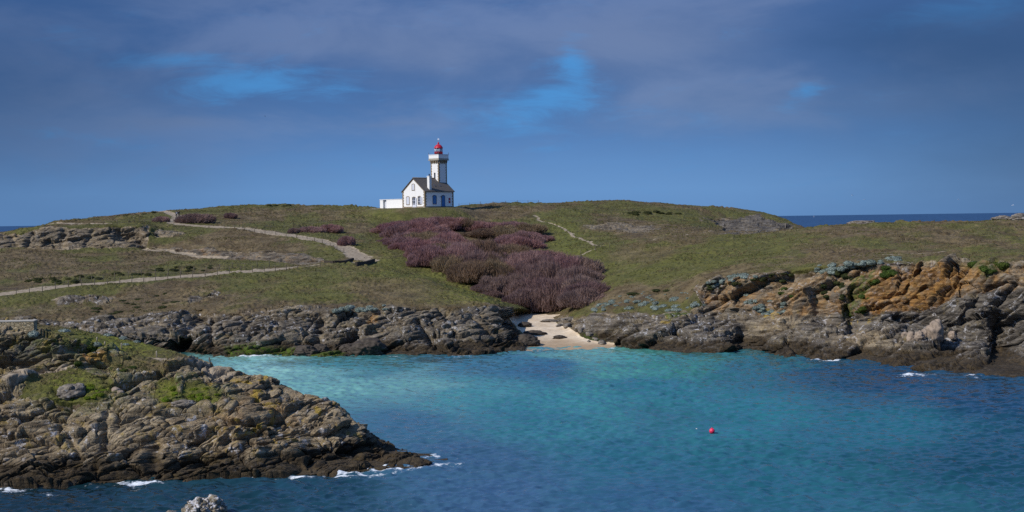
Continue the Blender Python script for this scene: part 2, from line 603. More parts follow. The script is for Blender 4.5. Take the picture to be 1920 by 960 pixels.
R4 = [(-250, 468, 285), (0, 466, 285), (200, 466, 287), (270, 467, 288), (350, 477, 280), (417, 485, 272), (500, 490, 265), (567, 494, 260), (610, 494, 257), (660, 490, 260),
      (700, 488, 262), (760, 480, 265), (850, 500, 258), (930, 520, 254), (1000, 520, 256), (1060, 515, 256), (1130, 500, 252), (1200, 485, 252), (1300, 470, 250), (1450, 455, 245),
      (1600, 440, 238), (1750, 437, 232), (1920, 434, 226), (2170, 432, 215)]
R5 = [(-250, 443, 292), (0, 438, 290), (43, 434, 290), (77, 428, 290.5), (150, 427, 291), (200, 425, 291.5), (270, 424, 293), (292, 432, 297), (330, 445, 294), (383, 463, 282), (450, 466, 277),
      (530, 474, 269), (570, 479, 266), (620, 486, 262), (660, 478, 266), (700, 475, 270), (760, 455, 285), (850, 462, 285), (930, 475, 280), (1000, 478, 278), (1060, 475, 275),
      (1130, 465, 275), (1200, 455, 275), (1300, 442, 275), (1400, 438.5, 270), (1500, 432, 265), (1600, 425, 256), (1750, 420, 250), (1920, 416, 242), (2170, 412, 230)]
R6 = [(-250, 440, 300), (0, 435, 300), (43, 431.5, 302), (77, 425, 304), (113, 420, 308), (200, 418, 312), (283, 416.5, 312), (313, 419, 310), (400, 424, 308), (467, 430, 300), (533, 438, 292),
      (600, 450, 282), (643, 464, 274), (700, 460, 280), (760, 440, 300), (850, 445, 300), (930, 450, 300), (1000, 450, 300), (1060, 445, 300), (1130, 435, 305), (1200, 431, 308), (1290, 436, 290),
      (1400, 436, 276), (1500, 429, 272), (1560, 423, 268), (1640, 418, 263), (1700, 418, 260), (1800, 414.5, 256), (1920, 410, 251), (2170, 405, 240)]
R6b = [(-250, 441, 306), (0, 436, 306), (43, 432, 309), (77, 425.5, 311), (113, 418.5, 315), (200, 411, 330), (283, 405, 330), (400, 403, 335), (500, 405, 335), (600, 414, 325), (700, 420, 320), (760, 412, 333),
       (850, 412, 333), (930, 412, 335), (1000, 412, 335), (1060, 410, 335), (1130, 408, 340), (1200, 410, 342), (1290, 420, 335), (1340, 434, 330), (1400, 438, 330), (1500, 444, 320), (1600, 470, 300),
       (1750, 480, 290), (1920, 480, 285), (2170, 480, 280)]
R7 = [(-250, 444, 310), (0, 437, 310), (43, 433, 312), (77, 426, 316), (113, 417.5, 322), (167, 411, 340), (233, 403, 350), (290, 397, 355), (333, 392.5, 358), (400, 388, 360), (483, 384.5, 362),
      (533, 381.5, 362), (553, 384, 362), (617, 382.5, 362), (660, 386, 358), (700, 388, 352), (760, 388.5, 351), (850, 386.5, 353), (900, 383.5, 360), (960, 381, 365), (1050, 378, 370), (1100, 376, 372),
      (1180, 377, 375), (1250, 380, 378), (1330, 387, 378), (1400, 393, 375), (1440, 399, 372), (1470, 408, 368), (1490, 418, 362), (1505, 427, 355), (1530, 445, 345), (1600, 480, 330), (1700, 490, 320), (1920, 490, 310), (2170, 490, 310)]


def resolve(ln):
    return ln


t_all = np.concatenate([np.linspace(ray(-250, 430)[0][0], ray(2170, 430)[0][0], 1720)])
# rows in front of the waterline go under water; rows behind the crest fall to the sea again
lines = [R0, R1, R1b, R2, R2b, R3, R4, R5, R6, R6b, R7]
counts = [64, 60, 130, 56, 60, 66, 56, 46, 40, 44]
MY, MZ, MR = loft(lines, counts, t_all)
MZ = smooth_rows(MZ, 8); MY = smooth_rows(MY, 8)
# underwater skirt
nU = 14
fU = np.linspace(1, 1 / nU, nU)[:, None]
# the sand goes under gently, the rocks steeply
uw = project(t_all * MY[0], MY[0], MZ[0] * 0)[0]
gentle = sm(960, 990, uw) * (1 - sm(1120, 1160, uw))
drop = 2.4 - 1.6 * gentle
dist = 4.0 + 8.0 * gentle
UY = MY[0][None] - fU * dist[None]; UZ = MZ[0][None] - fU * drop[None]
nB = 14
fB = np.linspace(1 / nB, 1, nB)[:, None]
BY = MY[-1][None] + 55 * fB; BZ = MZ[-1][None] * (1 - fB ** 1.6) - 3 * fB - 1.2 * np.sqrt(fB)
MY = np.concatenate([UY, MY, BY]); MZ = np.concatenate([UZ, MZ, BZ]); MR = np.concatenate([np.full(nU, -1.0), MR, np.full(nB, 11.0)])
MT = np.broadcast_to(t_all, MY.shape)
MX = MT * MY
U, V = project(MX, MY, MZ)
jit = fbm(MX / 5, MY / 5, MZ / 5, 4)
jit2 = fbm(MX / 12 + 40, MY / 12, MZ / 12, 3)
Uj = U + 14 * jit2; Vj = V + 9 * jit
land = (MR[:, None] >= 0) * np.ones_like(U)

rock_polys = [
    ([(-260, 596), (0, 596), (60, 596), (130, 604), (200, 600), (330, 590), (430, 584), (520, 579), (650, 576), (760, 580), (850, 579), (910, 574), (942, 583), (956, 600), (975, 625),
      (992, 642), (1000, 652), (990, 700), (-260, 700)], 7),
    ([(1040, 600), (1060, 594), (1120, 590), (1180, 589), (1235, 592), (1275, 582), (1300, 583), (1322, 572), (1298, 536), (1400, 517), (1500, 508), (1560, 504), (1600, 494), (1680, 489), (1750, 493),
      (1800, 489), (1850, 494), (1920, 490), (2200, 486), (2200, 760), (1170, 700), (1150, 650), (1110, 642), (1085, 628), (1062, 613)], 6),
    ([(-260, 446), (0, 440), (43, 437), (77, 430), (150, 429), (200, 427), (280, 426), (272, 466), (0, 467), (-260, 468)], 3),
    ([(285, 436), (300, 431), (345, 432), (350, 440), (320, 446), (290, 448)], 4),
    ([(280, 466), (330, 462), (390, 468), (460, 470), (540, 476), (600, 482), (608, 493), (560, 495), (480, 490), (417, 486), (350, 478)], 4),
    ([(1310, 410), (1345, 408), (1390, 406), (1420, 401), (1450, 412), (1495, 424), (1480, 430), (1400, 437), (1345, 436), (1360, 425), (1345, 414)], 4),
    ([(1090, 424), (1130, 419), (1200, 420), (1242, 426), (1210, 434), (1130, 432)], 4),
    ([(100, 566), (150, 556), (235, 556), (200, 568), (120, 572)], 4),
    ([(350, 560), (400, 546), (415, 550), (385, 565), (355, 572)], 4),
    ([(20, 590), (60, 582), (66, 600), (20, 606)], 4),
]
rock = np.zeros_like(U)
front = MR[:, None] < 3.4
for i, (p, s) in enumerate(rock_polys):
    k = poly_mask(Uj, Vj, p, s)
    k = k * (front if i < 2 else ~front)
    rock = np.maximum(rock, k)
rock[MR < 0] = 1; rock[MR > 10.5] = np.maximum(rock[MR > 10.5], .6)
sand_poly = [(950, 587), (960, 586), (1000, 584), (1052, 588), (1042, 600), (1060, 613), (1085, 628), (1112, 641), (1152, 648), (1166, 720), (985, 720), (992, 650), (985, 632), (968, 612)]
sandm = poly_mask(U + 20 * jit2 + 9 * jit, V + 8 * jit, sand_poly, 3) * (MR[:, None] < 3.6)
sand_zone = poly_mask(U, V, [(945, 570), (1045, 575), (1055, 605), (1085, 628), (1160, 655), (1165, 740), (980, 740), (985, 640), (960, 615)], 6) * (MR[:, None] < 3.6)
rock = rock * (1 - sandm)
ochre = poly_mask(Uj, V + 6 * jit, [(1618, 592), (1622, 545), (1640, 522), (1690, 506), (1750, 498), (1850, 503), (1848, 520), (1800, 545), (1765, 562), (1725, 578), (1685, 592)], 6)
ochre = .88 * ochre
ochre = np.maximum(ochre, .66 * poly_mask(Uj, V + 10 * jit, [(1300, 536), (1500, 508), (1700, 490), (1930, 492), (1930, 540), (1800, 560), (1720, 590), (1560, 596), (1400, 592), (1340, 586)], 10))
ochre = np.maximum(ochre, .5 * poly_mask(Uj, Vj, [(1300, 540), (1400, 528), (1480, 512), (1470, 540), (1410, 590), (1350, 588)], 8))
ochre = np.maximum(ochre, .8 * poly_mask(Uj, Vj, [(700, 582), (716, 586), (712, 602), (690, 612), (684, 606)], 4))
ochre = np.maximum(ochre, .5 * poly_mask(Uj, Vj, rock_polys[4][0], 4))
ochre = np.maximum(ochre, .5 * poly_mask(Uj, Vj, [(1500, 545), (1545, 540), (1530, 580), (1505, 575)], 5)) * (MR[:, None] < 7.5)
lush = poly_mask(Uj, Vj, [(420, 652), (470, 648), (570, 655), (650, 652), (640, 672), (430, 672)], 6) * (MR[:, None] < 2)
lush = np.maximum(lush, poly_mask(Uj, Vj, [(1080, 630), (1110, 626), (1135, 640), (1100, 645)], 5))
lush = np.maximum(lush, poly_mask(Uj, Vj, [(1600, 520), (1640, 500), (1640, 540), (1600, 600), (1580, 600)], 5) * .7)
lush = np.maximum(lush, poly_mask(Uj, Vj, [(1250, 592), (1270, 585), (1300, 586), (1290, 597), (1255, 600)], 4) * (MR[:, None] < 3.3))
lush = np.maximum(lush, poly_mask(Uj, Vj, [(1800, 497), (1870, 488), (1890, 500), (1850, 530), (1840, 512)], 5) * .5)
lush = clamp01(lush + blob(U, V, [(690, 508, 80, 14, .5), (780, 525, 80, 10, .4), (860, 548, 80, 14, .6), (890, 562, 60, 9, .4), (1060, 440, 40, 30, .5), (1050, 480, 70, 18, .55), (560, 540, 120, 14, .28), (1280, 480, 160, 22, .22), (1180, 505, 80, 20, .25), (680, 400, 50, 12, .35),
                                  (870, 465, 25, 8, .9), (820, 565, 60, 6, .3), (700, 405, 60, 12, .2)]) * (MR[:, None] > 3))
dry = blob(U, V, [(120, 590, 180, 24, .9), (330, 555, 120, 20, .5), (80, 490, 120, 14, .6), (450, 450, 80, 12, .2), (380, 470, 90, 10, .7), (450, 400, 300, 12, .35),
                  (1700, 440, 260, 16, .55), (1600, 478, 260, 14, .55), (1350, 432, 180, 8, .7), (1160, 425, 90, 9, .6), (800, 398, 300, 8, .35), (1200, 560, 90, 18, .35),
                  (950, 390, 300, 8, .3), (830, 578, 80, 8, .6), (600, 575, 120, 8, .4), (560, 470, 60, 8, .3), (1220, 500, 150, 26, -.4), (1300, 480, 200, 20, -.35),
                  (250, 495, 180, 14, -.35), (600, 545, 180, 14, -.25), (1250, 388, 150, 7, -.4)])
dry = clamp01(dry)
schist = .64 + blob(U, V, [(1840, 610, 140, 60, .45), (1740, 590, 90, 25, .3), (1350, 640, 150, 30, .1), (1640, 640, 60, 14, -.45), (1790, 665, 90, 12, -.3), (1450, 600, 40, 30, -.35), (1480, 530, 80, 20, -.25), (700, 615, 60, 20, -.15)])
schist = np.where(MR[:, None] > 5, np.where(U > 1250, .9, .5), schist)
schist = np.maximum(schist, .75 * poly_mask(U, V, [(275, 460), (390, 455), (620, 478), (612, 500), (480, 494), (350, 482)], 5))
dry = dry * (1 - rock) + clamp01(schist - .15 * ochre) * rock
white = clamp01(.75 + 0 * U) * (MR[:, None] < 5) + .25 * (MR[:, None] >= 5)
white = white * (1 - .7 * ochre)
yel = clamp01(.18 + blob(U, V, [(1450, 592, 40, 14, 1.0), (1615, 604, 30, 9, 1.0), (1255, 603, 30, 8, .8), (700, 600, 20, 20, .4)]))

# ---- paths as real strips of trodden ground, laid out on the map
def image_to_ground(pts, rmin, rmax):
    sel = (MR >= rmin) & (MR <= rmax)
    rows = np.where(sel)[0]
    out = []
    for (u, v) in pts:
        d = (U[rows] - u) ** 2 + 4 * (V[rows] - v) ** 2
        k = np.unravel_index(np.argmin(d), d.shape)
        out.append((MX[rows[k[0]], k[1]], MY[rows[k[0]], k[1]]))
    return out
path_defs = [
    ([(-200, 568), (0, 551), (100, 538), (200, 530), (300, 521), (400, 513), (500, 506), (567, 500), (610, 498), (645, 497), (668, 494)], 1.6, 4, 7),
    ([(692, 493), (680, 486), (662, 474), (640, 463), (600, 450.5), (533, 438.5), (467, 430), (407, 424.5), (350, 421.5), (325, 419), (330, 411), (334, 406), (320, 401), (300, 396.5)], 1.25, 6.5, 10),
    ([(697, 494), (680, 486), (662, 474), (645, 465)], 1.9, 6, 8),
    ([(100, 420.5), (150, 421), (200, 420.5)], 1.5, 7.6, 9.5),
    ([(272, 467.5), (330, 473), (417, 484.5)], .5, 5.6, 7.4),
    ([(1003, 403), (1008, 412), (1030, 419), (1050, 426), (1066, 433), (1085, 446), (1112, 456), (1130, 467), (1112, 472), (1095, 477), (1060, 488), (1036, 496)], .22, 5, 10),
    ([(1130, 466), (1200, 455), (1280, 441), (1400, 437), (1500, 432)], .1, 6, 9),
    ([(1540, 496), (1640, 478), (1720, 473), (1800, 469), (1920, 461), (2100, 455)], .05, 3.3, 6),
]
pathm = np.zeros_like(U)
path_xy = []
for pts, w, a, b in path_defs:
    g = image_to_ground(pts, a, b)
    path_xy.append(g)
    rows = np.where((MR >= a - .6) & (MR <= b + .6))[0]
    r0, r1 = rows[0], rows[-1] + 1
    d = seg_dist(MX[r0:r1] + .35 * jit[r0:r1] * 3, MY[r0:r1] + 1.6 * jit[r0:r1], g)
    pathm[r0:r1] = np.maximum(pathm[r0:r1], sm(w + .75, w - .6, d))
# terrace under the lighthouse
C0 = at(797, 389, 338)
pad_d = np.hypot(MX - (C0.x - 1.5), (MY - (C0.y + 5)) )
pad = sm(17, 9, pad_d) * (MR[:, None] > 8)
MZ = MZ * (1 - pad) + pad * (C0.z - .06)
rock = rock * (1 - pathm)

# ---- hollows and gullies in the cliffs
N = grid_normals(MX, MY, MZ)
dent = np.zeros_like(U)
fr = (MR[:, None] < 3.15)
for pts, w, k in [([(372, 592), (350, 625), (335, 652)], 13, 2.8), ([(396, 598), (396, 642)], 5, 1.2), ([(690, 600), (660, 632), (640, 652)], 9, 2.0), ([(782, 604), (806, 635), (830, 664)], 6, 1.6),
                  ([(600, 596), (590, 640)], 8, 1.3), ([(480, 596), (455, 625)], 5, 1.0), ([(520, 610), (490, 640)], 4, .8), ([(880, 600), (930, 630)], 4, .8), ([(560, 640), (620, 645)], 5, 1.2),
                  ([(1603, 545), (1598, 580), (1605, 612)], 12, 2.6), ([(1540, 560), (1545, 590)], 16, 2.0), ([(1395, 632), (1398, 660)], 11, 2.6), ([(1330, 556), (1400, 548)], 12, 1.8),
                  ([(1690, 600), (1790, 606)], 8, 2.2), ([(1885, 612), (1893, 655)], 26, 5.0), ([(1740, 540), (1700, 570)], 3, .9), ([(1735, 492), (1700, 545), (1660, 562)], 3, .9), ([(1798, 500), (1800, 560)], 4, .9),
                  ([(1850, 560), (1800, 620)], 8, 1.4), ([(1480, 640), (1500, 668)], 5, 1.2), ([(1340, 590), (1390, 600)], 6, 1.0)]:
    d = seg_dist(U + 8 * jit, V + 7 * jit, pts)
    dent += k * np.exp(-(d / w) ** 2) * fr
for pts, w, k in [([(222, 440), (255, 445), (268, 462)], 9, 2.2), ([(120, 436), (115, 460)], 6, 1.0), ([(60, 440), (50, 462)], 5, .9), ([(175, 434), (160, 462)], 4, .7), ([(20, 444), (30, 462)], 5, .8)]:
    d = seg_dist(U + 4 * jit, V + 3 * jit, pts)
    dent += k * np.exp(-(d / w) ** 2) * ((MR[:, None] > 5.9) & (MR[:, None] < 7.6))
d = seg_dist(U, V, [(1345, 418), (1385, 428)])
dent += 3.0 * np.exp(-(d / 14) ** 2) * (MR[:, None] > 8.3)

amp = rock * (1 - sand_zone)
amp = np.where(MR[:, None] >= 5, amp * .55, amp * 1.0)
amp *= np.where((MR[:, None] > 10.5), 0, 1)
sel = amp > .01
rel = np.zeros_like(U)
rel[sel] = rock_relief(MX[sel], MY[sel], MZ[sel], 1.3)
disp = amp * rel * .9
Nd = N.copy()
Nd[..., 2] *= .6
dn = dent * np.maximum(rock, .35)
MX2 = MX + Nd[..., 0] * disp; MY2 = MY + Nd[..., 1] * disp + dn; MZ2 = MZ + Nd[..., 2] * disp - .25 * dn
keep = (MR[:, None] > .02) * (1 - sandm) > .5
MZ2 = np.where(keep, np.maximum(MZ2, .12 + .35 * np.clip(MZ, 0, 1.5)), MZ2)
# grass tussocks and hummocks
gm = (1 - rock) * (1 - pathm * .9) * (1 - sandm) * (1 - pad) * land
gz = .9 * fbm(MX / 22, MY / 22, 0 * MX, 3) + .38 * fbm(MX / 5, MY / 5, 0 * MX + 4, 3)
tus = np.abs(perlin(MX / 1.5, MY / 1.5, 0 * MX)) ; tus2 = perlin(MX / .62, MY / .62, 0 * MX + 2)
patch = sm(-.1, .35, fbm(MX / 9 + 70, MY / 9, 0 * MX, 3))
tus3 = np.abs(perlin(MX / 3.1 + 5, MY / 2.2, 0 * MX + 8))
gz += (.25 + .75 * patch) * (.42 * tus + .20 * tus2 + .40 * tus3) + .08 * tus2
MZ2 += gm * gz
MZ2 += sandm * (.16 * fbm(MX / 4, MY / 4, 0 * MX, 3) + .05 * perlin(MX / .8, MY / .8, 0 * MX))
# the skyline gets a little scrub
cls = np.zeros(U.shape, int)
cls[rock > .5] = 1
cls[sandm > .5] = 2
cls[pathm > .5] = 3
A = np.stack([rock, pathm, sandm, ochre], -1)
B = np.stack([dry, lush, white, yel], -1)
emit('land', MX2, MY2, MZ2, A, B, {0: 'hillside', 1: 'cliff', 2: 'beach', 3: 'path'}, cls)
GX, GY, GZ = MX2, MY2, MZ2
GU, GV = project(GX, GY, GZ)


def ground_uv(u, v, rmin, rmax):
    """where the sight line of a photograph point meets the built land"""
    rows = np.where((MR >= rmin) & (MR <= rmax))[0]
    sub = slice(rows[0], rows[-1] + 1)
    d = (GU[sub] - u) ** 2 + (GV[sub] - v) ** 2
    k = np.unravel_index(np.argmin(d), d.shape)
    return Vector((GX[sub][k], GY[sub][k], GZ[sub][k]))


def ground_xy(x, y):
    t = x / y
    c = int(np.clip(round(float(np.interp(t, t_all, np.arange(len(t_all))))), 0, len(t_all) - 1))
    return float(np.interp(y, np.maximum.accumulate(GY[nU:, c]), GZ[nU:, c]))


def tufts(name, P, hmin, hmax, seed, mat):
    r = np.random.default_rng(seed); n = len(P); B = 6
    P = np.repeat(P, B, 0); m = len(P)
    a = r.uniform(0, 6.283, m); h = r.uniform(hmin, hmax, m)
    off = r.normal(0, .10, (m, 3)) * np.array([1, 1, 0]); base = P + off - np.array([0, 0, .05])
    side = np.stack([np.cos(a), np.sin(a), 0 * a], 1) * (.03 + .04 * r.random(m))[:, None]
    tip = base + np.stack([r.normal(0, .35, m) * h, r.normal(0, .35, m) * h, h], 1)
    co = np.stack([base - side, base + side, tip], 1).reshape(-1, 3)
    o = obj(name, np_mesh(name, co, np.arange(m * 3).reshape(m, 3), False), mat)
    return tag(o, kind='stuff')


def grass_mat():
    m, nt, b = material('tussock_grass')
    tc = nt.new('ShaderNodeTexCoord').outputs['Object']
    n = nt.noise(tc, .11, 5, .6); n2 = nt.noise(tc, 1.2, 3, .6)
    c = nt.mix(nt.step(n, .38, .6), nt.mix(nt.step(n2, .35, .65), (.072, .076, .022), (.135, .132, .04)), nt.mix(nt.step(n2, .35, .65), (.10, .075, .036), (.22, .17, .095)))
    nt.put(b.inputs['Base Color'], c); b.inputs['Roughness'].default_value = .9; b.inputs['Specular IOR Level'].default_value = .1
    return m


GRASS = grass_mat()
den = gm * sm(-.25, .35, fbm(MX / 6 + 30, MY / 6, 0 * MX, 3)) * (MR[:, None] > 2) * (MR[:, None] < 10) * MY ** 2 / 250 ** 2
den = den * np.gradient(MY, axis=0)
den = np.clip(den, 0, None).ravel(); den /= den.sum()
pick = rng.choice(den.size, 34000, p=den)
tufts('tussock_grass', np.stack([GX.ravel()[pick], GY.ravel()[pick], GZ.ravel()[pick]], 1), .10, .30, 5, GRASS)

# ------------------------------------------------------------------ near headland
N0 = [(-250, 925), (-150, 919), (0, 914), (100, 912), (200, 908), (300, 904), (400, 899), (500, 896), (570, 893), (640, 889), (700, 883), (740, 882), (780, 877), (805, 869), (815, 866), (840, 864)]
N1 = [(-250, 858, 97.5), (0, 855, 98), (200, 850, 98), (400, 850, 98.5), (560, 852, 100), (640, 855, 101), (700, 858, 103), (740, 858, 104.3), (780, 860, 105), (815, 864, 105.3), (840, 868, 105.3)]
N2 = [(-250, 775, 103), (0, 760, 104), (150, 765, 103.5), (300, 770, 103), (450, 775, 103), (550, 788, 103), (620, 798, 103.5), (680, 825, 104.5), (720, 847, 105), (760, 853, 105.3), (800, 858, 105.5), (840, 869, 105.5)]
N3 = [(-250, 690, 110), (0, 692, 110), (100, 702, 109), (200, 707, 108.5), (300, 720, 108), (400, 725, 107), (500, 745, 106.5), (580, 760, 106), (640, 785, 105.8), (680, 810, 105.5), (720, 843, 105.5), (760, 851, 105.6),
      (800, 857, 105.7), (840, 869, 105.7)]
N4 = [(-250, 615, 113), (0, 622, 113), (60, 626, 113), (120, 632, 113.2), (165, 643, 113.2), (200, 662, 113), (300, 680, 112), (400, 697, 110.5), (500, 728, 109), (600, 752, 107.5), (640, 772, 106.8), (680, 798, 106.2),
      (720, 838, 106), (760, 849, 106), (800, 856.5, 106), (840, 869, 106)]
N5 = [(-250, 594, 122), (0, 603, 121), (60, 606, 120), (130, 613, 119.5), (200, 629, 118.5), (300, 652, 116.5), (360, 669, 115), (400, 682, 113.5), (440, 695, 112.5), (520, 723, 110.5), (600, 745, 108.5), (645, 768, 107.5),
      (675, 793, 107), (700, 822, 106.6), (740, 842, 106.5), (800, 856.2, 106.2), (840, 869, 106.2)]
tn = np.linspace(ray(-250, 800)[0][0], ray(838, 800)[0][0], 1080)
HY, HZ, HR = loft([N0, N1, N2, N3, N4, N5], [90, 150, 116, 130, 84], tn, 4)
HZ = smooth_rows(HZ, 6); HY = smooth_rows(HY, 6)
fU = np.linspace(1, 1 / 10, 10)[:, None]
fB = np.linspace(1 / 30, 1, 30)[:, None]
HY = np.concatenate([HY[0][None] - fU * 3.0, HY, HY[-1][None] + 16 * fB])
HZ = np.concatenate([HZ[0][None] - fU * 2.2, HZ, HZ[-1][None] - (HZ[-1][None] + 2.2) * fB ** 1.25 - .25 * fB])
HR = np.concatenate([np.full(10, -1.0), HR, np.linspace(5.05, 6, 30)])
HX = np.broadcast_to(tn, HY.shape) * HY
HU, HV = project(HX, HY, HZ)
j1 = fbm(HX / 3, HY / 3, HZ / 3, 4); j2 = fbm(HX / 7 + 40, HY / 7, HZ / 7, 3)
uj = HU + 22 * j2; vj = HV + 16 * j1
soil = np.zeros_like(HU)
veg = np.zeros_like(HU)
for p, s in [([(50, 600), (130, 600), (200, 616), (300, 640), (360, 660), (400, 684), (310, 690), (250, 674), (190, 652), (125, 634), (64, 626)], 4),
             ([(30, 740), (70, 705), (130, 690), (180, 700), (215, 720), (200, 745), (150, 765), (110, 760), (80, 755)], 8),
             ([(200, 680), (240, 668), (300, 685), (310, 700), (250, 705), (205, 700)], 8),
             ([(292, 718), (330, 714), (340, 745), (310, 756), (290, 745)], 6), ([(350, 722), (385, 716), (420, 735), (410, 752), (360, 756), (345, 740)], 6)]:
    veg = np.maximum(veg, poly_mask(HU + 12 * j2, HV + 8 * j1, p, s))
veg = np.where(HR[:, None] > 5.02, 1 - sm(5.3, 5.6, HR[:, None] + .2 * j1), veg * (HR[:, None] > 2.2))
veg *= (1 - sm(330, 420, HU) * (HR[:, None] > 3.9))
hpath = poly_mask(HU + 14 * j2, HV + 6 * j1, [(270, 667), (330, 672), (420, 688), (450, 700), (410, 700), (330, 684)], 4) * .9
hpath = np.maximum(hpath, .8 * poly_mask(HU + 14 * j2, HV + 6 * j1, [(0, 725), (40, 706), (90, 690), (130, 685), (125, 694), (70, 708), (20, 735)], 4))
hrock = clamp01(1 - veg)
drym = clamp01(blob(HU, HV, [(300, 684, 80, 12, .2)])) * (1 - hrock) + hrock * clamp01(.02 + blob(HU, HV, [(60, 655, 130, 28, .65), (680, 830, 60, 40, .5), (620, 850, 90, 30, .3), (300, 850, 250, 25, .12)]))  # includes shade on the tip's right flank, put into the rock colour
hl = clamp01(veg * 0 + blob(HU, HV, [(150, 725, 90, 35, 1.0), (315, 735, 28, 22, 1.2), (385, 738, 40, 20, 1.2), (240, 640, 170, 30, 1.1)]))
hoch = clamp01(.16 + blob(HU, HV, [(520, 775, 160, 60, .22), (250, 790, 200, 40, .15), (300, 720, 130, 40, .25), (180, 675, 40, 12, .9), (60, 715, 60, 12, .5), (480, 760, 120, 50, .18)]))
hy = clamp01(.55 + blob(HU, HV, [(470, 800, 40, 18, 1.2), (520, 740, 60, 18, .9), (430, 720, 60, 14, .5), (590, 765, 50, 20, .6), (510, 815, 30, 25, .9), (100, 640, 80, 15, .0)]))
hwhite = clamp01(.65 + blob(HU, HV, [(200, 830, 100, 30, .35), (330, 810, 60, 40, .35), (640, 820, 60, 40, .1)]))
hn = grid_normals(HX, HY, HZ)
hd = np.zeros_like(HU)
for pts, w, k in [([(290, 832), (282, 872)], 14, 1.1), ([(370, 862), (450, 868)], 16, 1.0), ([(200, 780), (196, 830)], 6, .5), ([(0, 690), (100, 672), (170, 650)], 9, 1.1), ([(100, 735), (150, 738)], 8, .6),
                  ([(590, 830), (650, 862)], 18, .9), ([(500, 862), (560, 880)], 12, .6), ([(300, 700), (350, 705)], 6, .5), ([(60, 872), (180, 878)], 9, .5), ([(440, 800), (420, 830)], 7, .5), ([(120, 810), (150, 840)], 6, .5)]:
    d = seg_dist(HU + 14 * j2, HV + 12 * j1, pts)
    hd += k * np.exp(-(d / w) ** 2) * (HR[:, None] < 4.6)
taper = sm(836, 770, HU) * sm(-1.0, 0, HR[:, None]) * .75 + .25
hr = rock_relief(HX.ravel(), HY.ravel(), HZ.ravel(), .92).reshape(HX.shape)
hamp = (.14 + .86 * hrock) * taper * (1 - .6 * sm(4.2, 4.9, HR[:, None]) * sm(40, 160, HU))
dsp = hamp * hr * .80
tipfade = 1 - sm(690, 780, HU)
HX2 = HX + hn[..., 0] * dsp; HY2 = HY + hn[..., 1] * dsp; HZ2 = HZ + hn[..., 2] * dsp * .8 - .3 * hd * taper
HY2 = HY2 + hd * taper
HZ2 = np.where((HR[:, None] > .02) & (HR[:, None] < 5.05), np.maximum(HZ2, .08 + .3 * np.clip(HZ, -.2, 1.2)), HZ2)
HZ2 += veg * (.12 * np.abs(perlin(HX / .5, HY / .5, 0 * HX)) + .1 * fbm(HX / 1.6, HY / 1.6, 0 * HX, 3))
ccl = np.zeros(HU.shape, int)
ccl[hrock > .5] = 1
ccl[hpath > .5] = 3
emit('head', HX2, HY2, HZ2, np.stack([hrock * (1 - hpath), hpath, 0 * HU, hoch], -1), np.stack([drym, hl, hwhite, hy], -1),
     {0: 'headland_turf', 1: 'headland', 3: 'headland_path'}, ccl)
HU2, HV2 = project(HX2, HY2, HZ2)
dn2 = clamp01(veg * (1 - hl * .5)) * sm(-.3, .2, j1) * (HR[:, None] > 2) * (HR[:, None] < 5.4)
dn2 = dn2.ravel() / dn2.sum()
pick = rng.choice(dn2.size, 700, p=dn2)
tufts('headland_grass', np.stack([HX2.ravel()[pick], HY2.ravel()[pick], HZ2.ravel()[pick]], 1), .06, .20, 6, GRASS)


def head_uv(u, v, rmin=0, rmax=5.4):
    rows = np.where((HR >= rmin) & (HR <= rmax))[0]
    sub = slice(rows[0], rows[-1] + 1)
    d = (HU2[sub] - u) ** 2 + (HV2[sub] - v) ** 2
    k = np.unravel_index(np.argmin(d), d.shape)
    return Vector((HX2[sub][k], HY2[sub][k], HZ2[sub][k]))


# ------------------------------------------------------------------ sea
ts = np.concatenate([np.linspace(-1.1, -.46, 40)[:-1], np.linspace(-.46, .46, 1150), np.linspace(.46, 1.1, 40)[1:]])
ys = np.concatenate([np.linspace(30, 78, 60)[:-1], 1 / np.linspace(1 / 78, 1 / 240, 900), np.geomspace(240, 26000, 160)[1:]])
SY = np.broadcast_to(ys[:, None], (len(ys), len(ts)))
SX = ts[None, :] * SY
near = sm(420, 200, SY)
wx = SX + .5 * perlin(SX / 6, SY / 6, 0 * SX); wy = SY + .4 * perlin(SX / 5 + 8, SY / 5, 0 * SX)
calm = .55 + .6 * sm(-.3, .4, fbm(SX / 30 + 5, SY / 30, 0 * SX, 2))
SZ = .17 * perlin((wx + .3 * wy) / 2.3, wy / 1.4, 0 * SX) + .17 * (.3 - np.abs(perlin((wx - .25 * wy) / 1.7 + 9, wy / 1.0, 0 * SX + 3))) + .12 * perlin(wx / 6.5, wy / 3.8, 0 * SX + 7)
SZ += .12 * perlin((wx + .2 * wy) / .95, wy / .62, 0 * SX + 11) + .035 * perlin(wx / .45, wy / .38, 0 * SX + 13)
SZ = SZ * near * calm * 1.25
pu, pv = project(SX, SY, 0 * SX)
